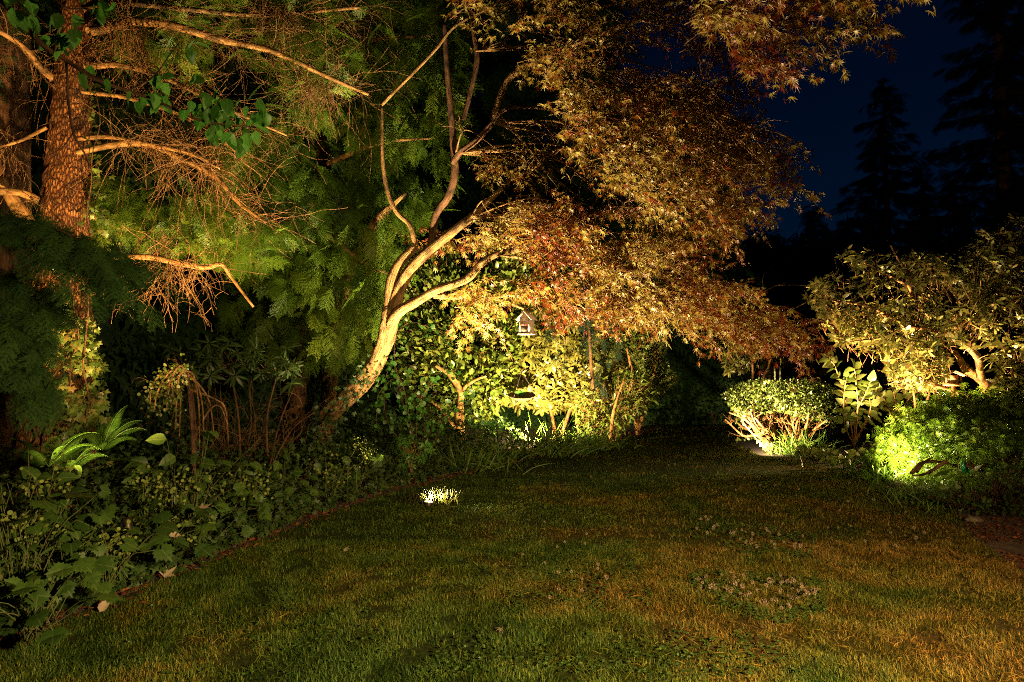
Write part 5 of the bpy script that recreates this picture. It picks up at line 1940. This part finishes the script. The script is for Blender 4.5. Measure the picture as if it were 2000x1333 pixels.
def fir(u, vtop, d, h_base_v, hw, label, seed, lean=0, name="fir_tree"):
    g = np.random.default_rng(seed)
    top = at(u, vtop, d)
    bx, by, H = top[0] - lean, top[1], top[2]
    t = thing(name, (bx, by, 0), label, "tree", "tall firs against the night sky")
    m = MB()
    tube(m, [[bx, by, 0], [bx + lean * .5, by, H * .5], top], [H * .016, H * .01, .03], 10, 4)
    m.build("trunk", M_DKBARK, t, True)
    Wd = hw / FX * d
    P, AX = [], []
    nb = int(H * 9)
    m2 = MB()
    for i in range(nb):
        z = H * (.06 + .93 * (i / nb) ** .9)
        f = 1 - z / H
        a = g.random() * 2 * np.pi
        L = Wd * (f ** .72) * (.55 + .75 * g.random()) * (1.3 if g.random() < .15 else .9) + .15
        D = np.array([math.cos(a), math.sin(a), 0])
        pts = []
        for s_ in np.linspace(0, 1, 6):
            pts.append(np.array([bx + lean * z / H, by, z]) + D * L * s_ + [0, 0, L * (-.28 * s_ + .22 * s_ * s_)])
        pts = np.array(pts)
        tubes(m2, pts[None], np.linspace(.04, .008, 6)[None], 3)
        ns = max(5, int(L * 9))
        for s_ in g.random(ns) ** .7:
            q = pts[0] + (pts[-1] - pts[0]) * s_
            q[2] = np.interp(s_, np.linspace(0, 1, 6), pts[:, 2])
            sd = np.array([-D[1], D[0], 0]) * (1 if g.random() < .5 else -1)
            P.append(q); AX.append(D * (.5 + .6 * s_) + sd * (.9 * (1.1 - s_)) + [0, 0, -.35 + .2 * g.standard_normal()])
    m2.build("branches", M_DKBARK, t)
    P, AX = np.array(P), unit(np.array(AX))
    m = MB()
    sz = .72
    inst(m, T_SPRAY_FAR, AX, unit(np.array([0, 0, 1]) + .35 * nrm(len(P), 3)), P, sz * (.5 + .6 * rnd(len(P))), None)
    m.build("foliage", M_FIR, t)


fir(1935, -330, 42, 700, 165, "tallest dark fir at the right, its tip beyond the frame", 1)
fir(1725, 150, 46, 700, 150, "broad pointed dark fir in the middle of the night sky", 2)
fir(1588, 395, 48, 700, 65, "small dark fir left of the broad pointed one", 3)
fir(1800, 335, 52, 700, 60, "dark fir filling the gap between the two big ones", 4)
fir(1655, 420, 55, 700, 55, "low dark fir behind the broad pointed one", 5)
fir(1470, 462, 60, 700, 40, "tiny far fir tip above the dark tree line", 6)
fir(1530, 470, 58, 700, 55, "far low fir beside the tiny tip", 7)
fir(2050, -120, 44, 700, 150, "dark fir cut by the right picture edge", 8)
fir(1860, 350, 60, 700, 80, "far dark fir low between the big ones", 9)


def backdrop_wood():
    """Far tree line that closes the horizon."""
    n = 2600
    x = at(1380 + 1000 * rnd(n), 700, 66)[:, 0]
    y = 62 + 10 * rnd(n)
    zt = 1.55 + 66 * (736 - 487) / FX + 1.6 * vnoise(np.stack([x, y, 0 * x], -1), .35)
    P = np.stack([x, y, zt * rnd(n) ** .8], -1)
    m = MB()
    inst(m, T_SPRAY_FAR, unit(nrm(n, 3) + [0, -.3, -.4]), unit(np.array([0, -.5, 1]) + .4 * nrm(n, 3)), P, 2.2 + 1.5 * rnd(n))
    tag(m.build("far_woodland", M_FIR), "dark far tree line along the horizon on the right", "woodland", kind="stuff")


backdrop_wood()


def dark_conifer(u, d, half, H, label, seed):
    g = np.random.default_rng(seed)
    b = at(u, 800, d)
    t = thing("cedar_tree", (b[0], b[1], 0), label, "tree", "dark conifers at the back of the left wood")
    m = MB()
    tube(m, [[b[0], b[1], 0], [b[0], b[1], H * .5], [b[0], b[1], H]], [.35, .25, .05], 12, 4)
    m.build("trunk", M_DKBARK, t, True)
    n = 1300
    z = .3 + (H - .3) * g.random(n)
    a = g.random(n) * 2 * np.pi
    W_ = half * (1 - .55 * z / H)
    r_ = W_ * np.sqrt(.2 + .8 * g.random(n))
    P = np.stack([b[0] + r_ * np.cos(a), b[1] + r_ * np.sin(a), z], -1)
    ax = unit(np.stack([np.cos(a), np.sin(a), -.9 + .4 * g.standard_normal(n)], -1))
    m = MB()
    inst(m, T_SPRAY_FAR, ax, unit(np.array([0, -.6, .8]) + .4 * nrm(n, 3)), P, 1.0 + .8 * g.random(n))
    m.build("foliage", M_HEMDK, t)


for i, (u, d, hf, H, lb) in enumerate([(-150, 13, 2.6, 12, "dark conifer behind the left picture edge"), (150, 14.5, 2.6, 13, "dark conifer behind the ivy covered trunk"), (400, 15.5, 2.7, 14, "dark conifer behind the arching bare limbs"),
                                       (640, 22, 3.2, 18, "dark conifer directly behind the feathery hemlock"), (880, 24, 3.3, 18, "dark conifer behind the maple's fork"), (1090, 25, 3.2, 16.5, "dark conifer behind the birdhouse"),
                                       (1300, 24.5, 2.5, 12, "dark conifer ending the wood above the lawn's far end")]):
    dark_conifer(u, d, hf, H, lb, 40 + i)


# ------------------------------------------------------------------ small things on the lawn
def clover():
    proto = None
    spots = []
    for poly, n, lb in (([(1350, 1020), (1420, 1025), (1580, 1060), (1570, 1085), (1480, 1080), (1360, 1050)], 34, "clover blossom in the upper of two clusters on the right lawn"),
                        ([(1360, 1140), (1420, 1130), (1590, 1150), (1600, 1190), (1530, 1215), (1460, 1195), (1370, 1165)], 62, "clover blossom in the dense cluster low on the right lawn"),
                        ([(1030, 1020), (1230, 1040), (1200, 1200), (1000, 1180)], 16, "single clover blossom scattered in the middle of the lawn"),
                        ([(1150, 940), (1330, 860), (1420, 870), (1500, 900), (1750, 960), (1880, 1100), (1700, 1080), (1400, 960)], 40, "far clover blossom on the shaded upper lawn")):
        q = sample_poly(poly, n)
        spots += [(gd(u, v), lb) for u, v in q]
    m = MB()
    k = 46
    dr = unit(nrm(k, 3))
    inst(m, t_oval(.3, .5, .1, .1, 2), dr, unit(np.cross(dr, nrm(k, 3))), dr * .004, .009)
    o0 = m.build("blossom", M_CLOVER)
    mesh = o0.data
    bpy.data.objects.remove(o0)
    ms = MB()
    tube(ms, [[0, 0, -.06], [.002, 0, -.03], [0, 0, 0]], [.0012, .0012, .001], 4, 2)
    s0 = ms.build("stem", M_STEM)
    smesh = s0.data
    bpy.data.objects.remove(s0)
    for p, lb in spots:
        t = thing("clover_flower", [p[0], p[1], .05 + .025 * rnd()], lb, "flower", "clover blossoms in the lawn")
        for nm, me in (("blossom", mesh), ("stem", smesh)):
            o = bpy.data.objects.new(nm, me)
            COL.objects.link(o)
            o.parent = t
        t.rotation_euler = (.3 * nrm(), .3 * nrm(), rnd() * 6)
        s = .8 + .6 * rnd() * (1.0 if p[1] < 8 else 1.5)
        t.scale = (s, s, s)


clover()


def clover_leaves():
    m = MB()
    for poly, n in (([(1340, 1120), (1420, 1115), (1610, 1140), (1620, 1200), (1530, 1230), (1440, 1205), (1360, 1175)], 1500), ([(1340, 1010), (1420, 1015), (1600, 1050), (1580, 1095), (1470, 1090), (1350, 1055)], 1500),
                    ([(980, 1080), (1250, 1060), (1280, 1190), (1000, 1210)], 900), ([(300, 1180), (700, 1130), (800, 1330), (200, 1330)], 700), ([(900, 1240), (1500, 1240), (1600, 1330), (800, 1330)], 900)):
        q = sample_poly(poly, n)
        P = gd(q[:, 0], q[:, 1])
        P = P[vnoise(P, 5.) > .42]
        K = len(P)
        P[:, 2] = .018 + .022 * rnd(K)
        nr = unit(np.array([0, -.2, 1]) + .35 * nrm(K, 3))
        a0 = rnd(K) * 6.3
        for j in range(3):
            a = a0 + j * 2.09
            inst(m, T_ROUND, np.stack([np.cos(a), np.sin(a), .1 + 0 * a], -1), nr, P, .010 + .007 * rnd(K))
    tag(m.build("clover_leaves", M_BED), "low three part clover leaves growing through the lawn", "clover", kind="stuff")


clover_leaves()


def dry_leaf(u, v, size, label, z=.03, tmpl=None, d=None):
    p = gd(u, v) if d is None else at(u, v, d)
    m = MB()
    inst(m, tmpl or t_lobed([-110, -55, 0, 55, 110], [.55, .85, 1, .85, .55], .5, -.35, .1), unit(np.array([[.6, .5, .25]]) + .4 * nrm(1, 3)), unit(np.array([[.1, -.45, .9]]) + .15 * nrm(1, 3)),
         (p + [0, 0, z])[None], size, .7)
    tag(m.build("fallen_leaf", M_DRYLEAF), label, "leaf", "pale fallen leaves along the left bed")


dry_leaf(318, 1133, .11, "pale curled fallen leaf on the bark edge, the largest one")
dry_leaf(195, 1205, .10, "pale torn fallen leaf lying at the lawn edge lower left", tmpl=T_OVATE)
dry_leaf(255, 1125, .08, "pale fallen leaf resting on the ivy left of the curled one", .12, T_OVATE)
dry_leaf(267, 1152, .05, "small brownish fallen leaf just below the pale one on the ivy", .05, T_OVATE)
dry_leaf(392, 993, .10, "pale dead leaf caught in the plants in mid bed", 0, None, 5.9)
dry_leaf(330, 1046, .09, "pale dead leaf caught in the ivy above the lawn edge", 0, T_OVATE, 5.4)
dry_leaf(978, 1240, .05, "single orange fallen leaf on the near lawn", .04, T_MAPLE)
dry_leaf(672, 1085, .06, "rust coloured leaf scrap on the lawn left of middle", .04, T_MAPLE)


def stone(u, v, s, label):
    c = gd(u, v)
    n, r_ = 16, 8
    V, T = [], []
    for i in range(r_ + 1):
        th = math.pi * i / r_
        for j in range(n):
            a = 2 * math.pi * j / n
            V.append((math.sin(th) * math.cos(a), math.sin(th) * math.sin(a) * .7, math.cos(th) * .45))
    for i in range(r_):
        for j in range(n):
            a, b = i * n + j, i * n + (j + 1) % n
            T += [(a, a + n, b + n), (a, b + n, b)]
    V = np.array(V)
    V = V * (1 + .5 * (vnoise(V + c, 2.) - .5))[:, None] * s
    m = MB()
    m.add(V + c + [0, 0, s * .25], T)
    tag(m.build("stone", M_STONE), label, "stone")


stone(1902, 1020, .09, "small pale stone beside the path below the lace maple")
stone(1752, 950, .10, "small brown stone at the lawn edge beside the pale strap leaves")
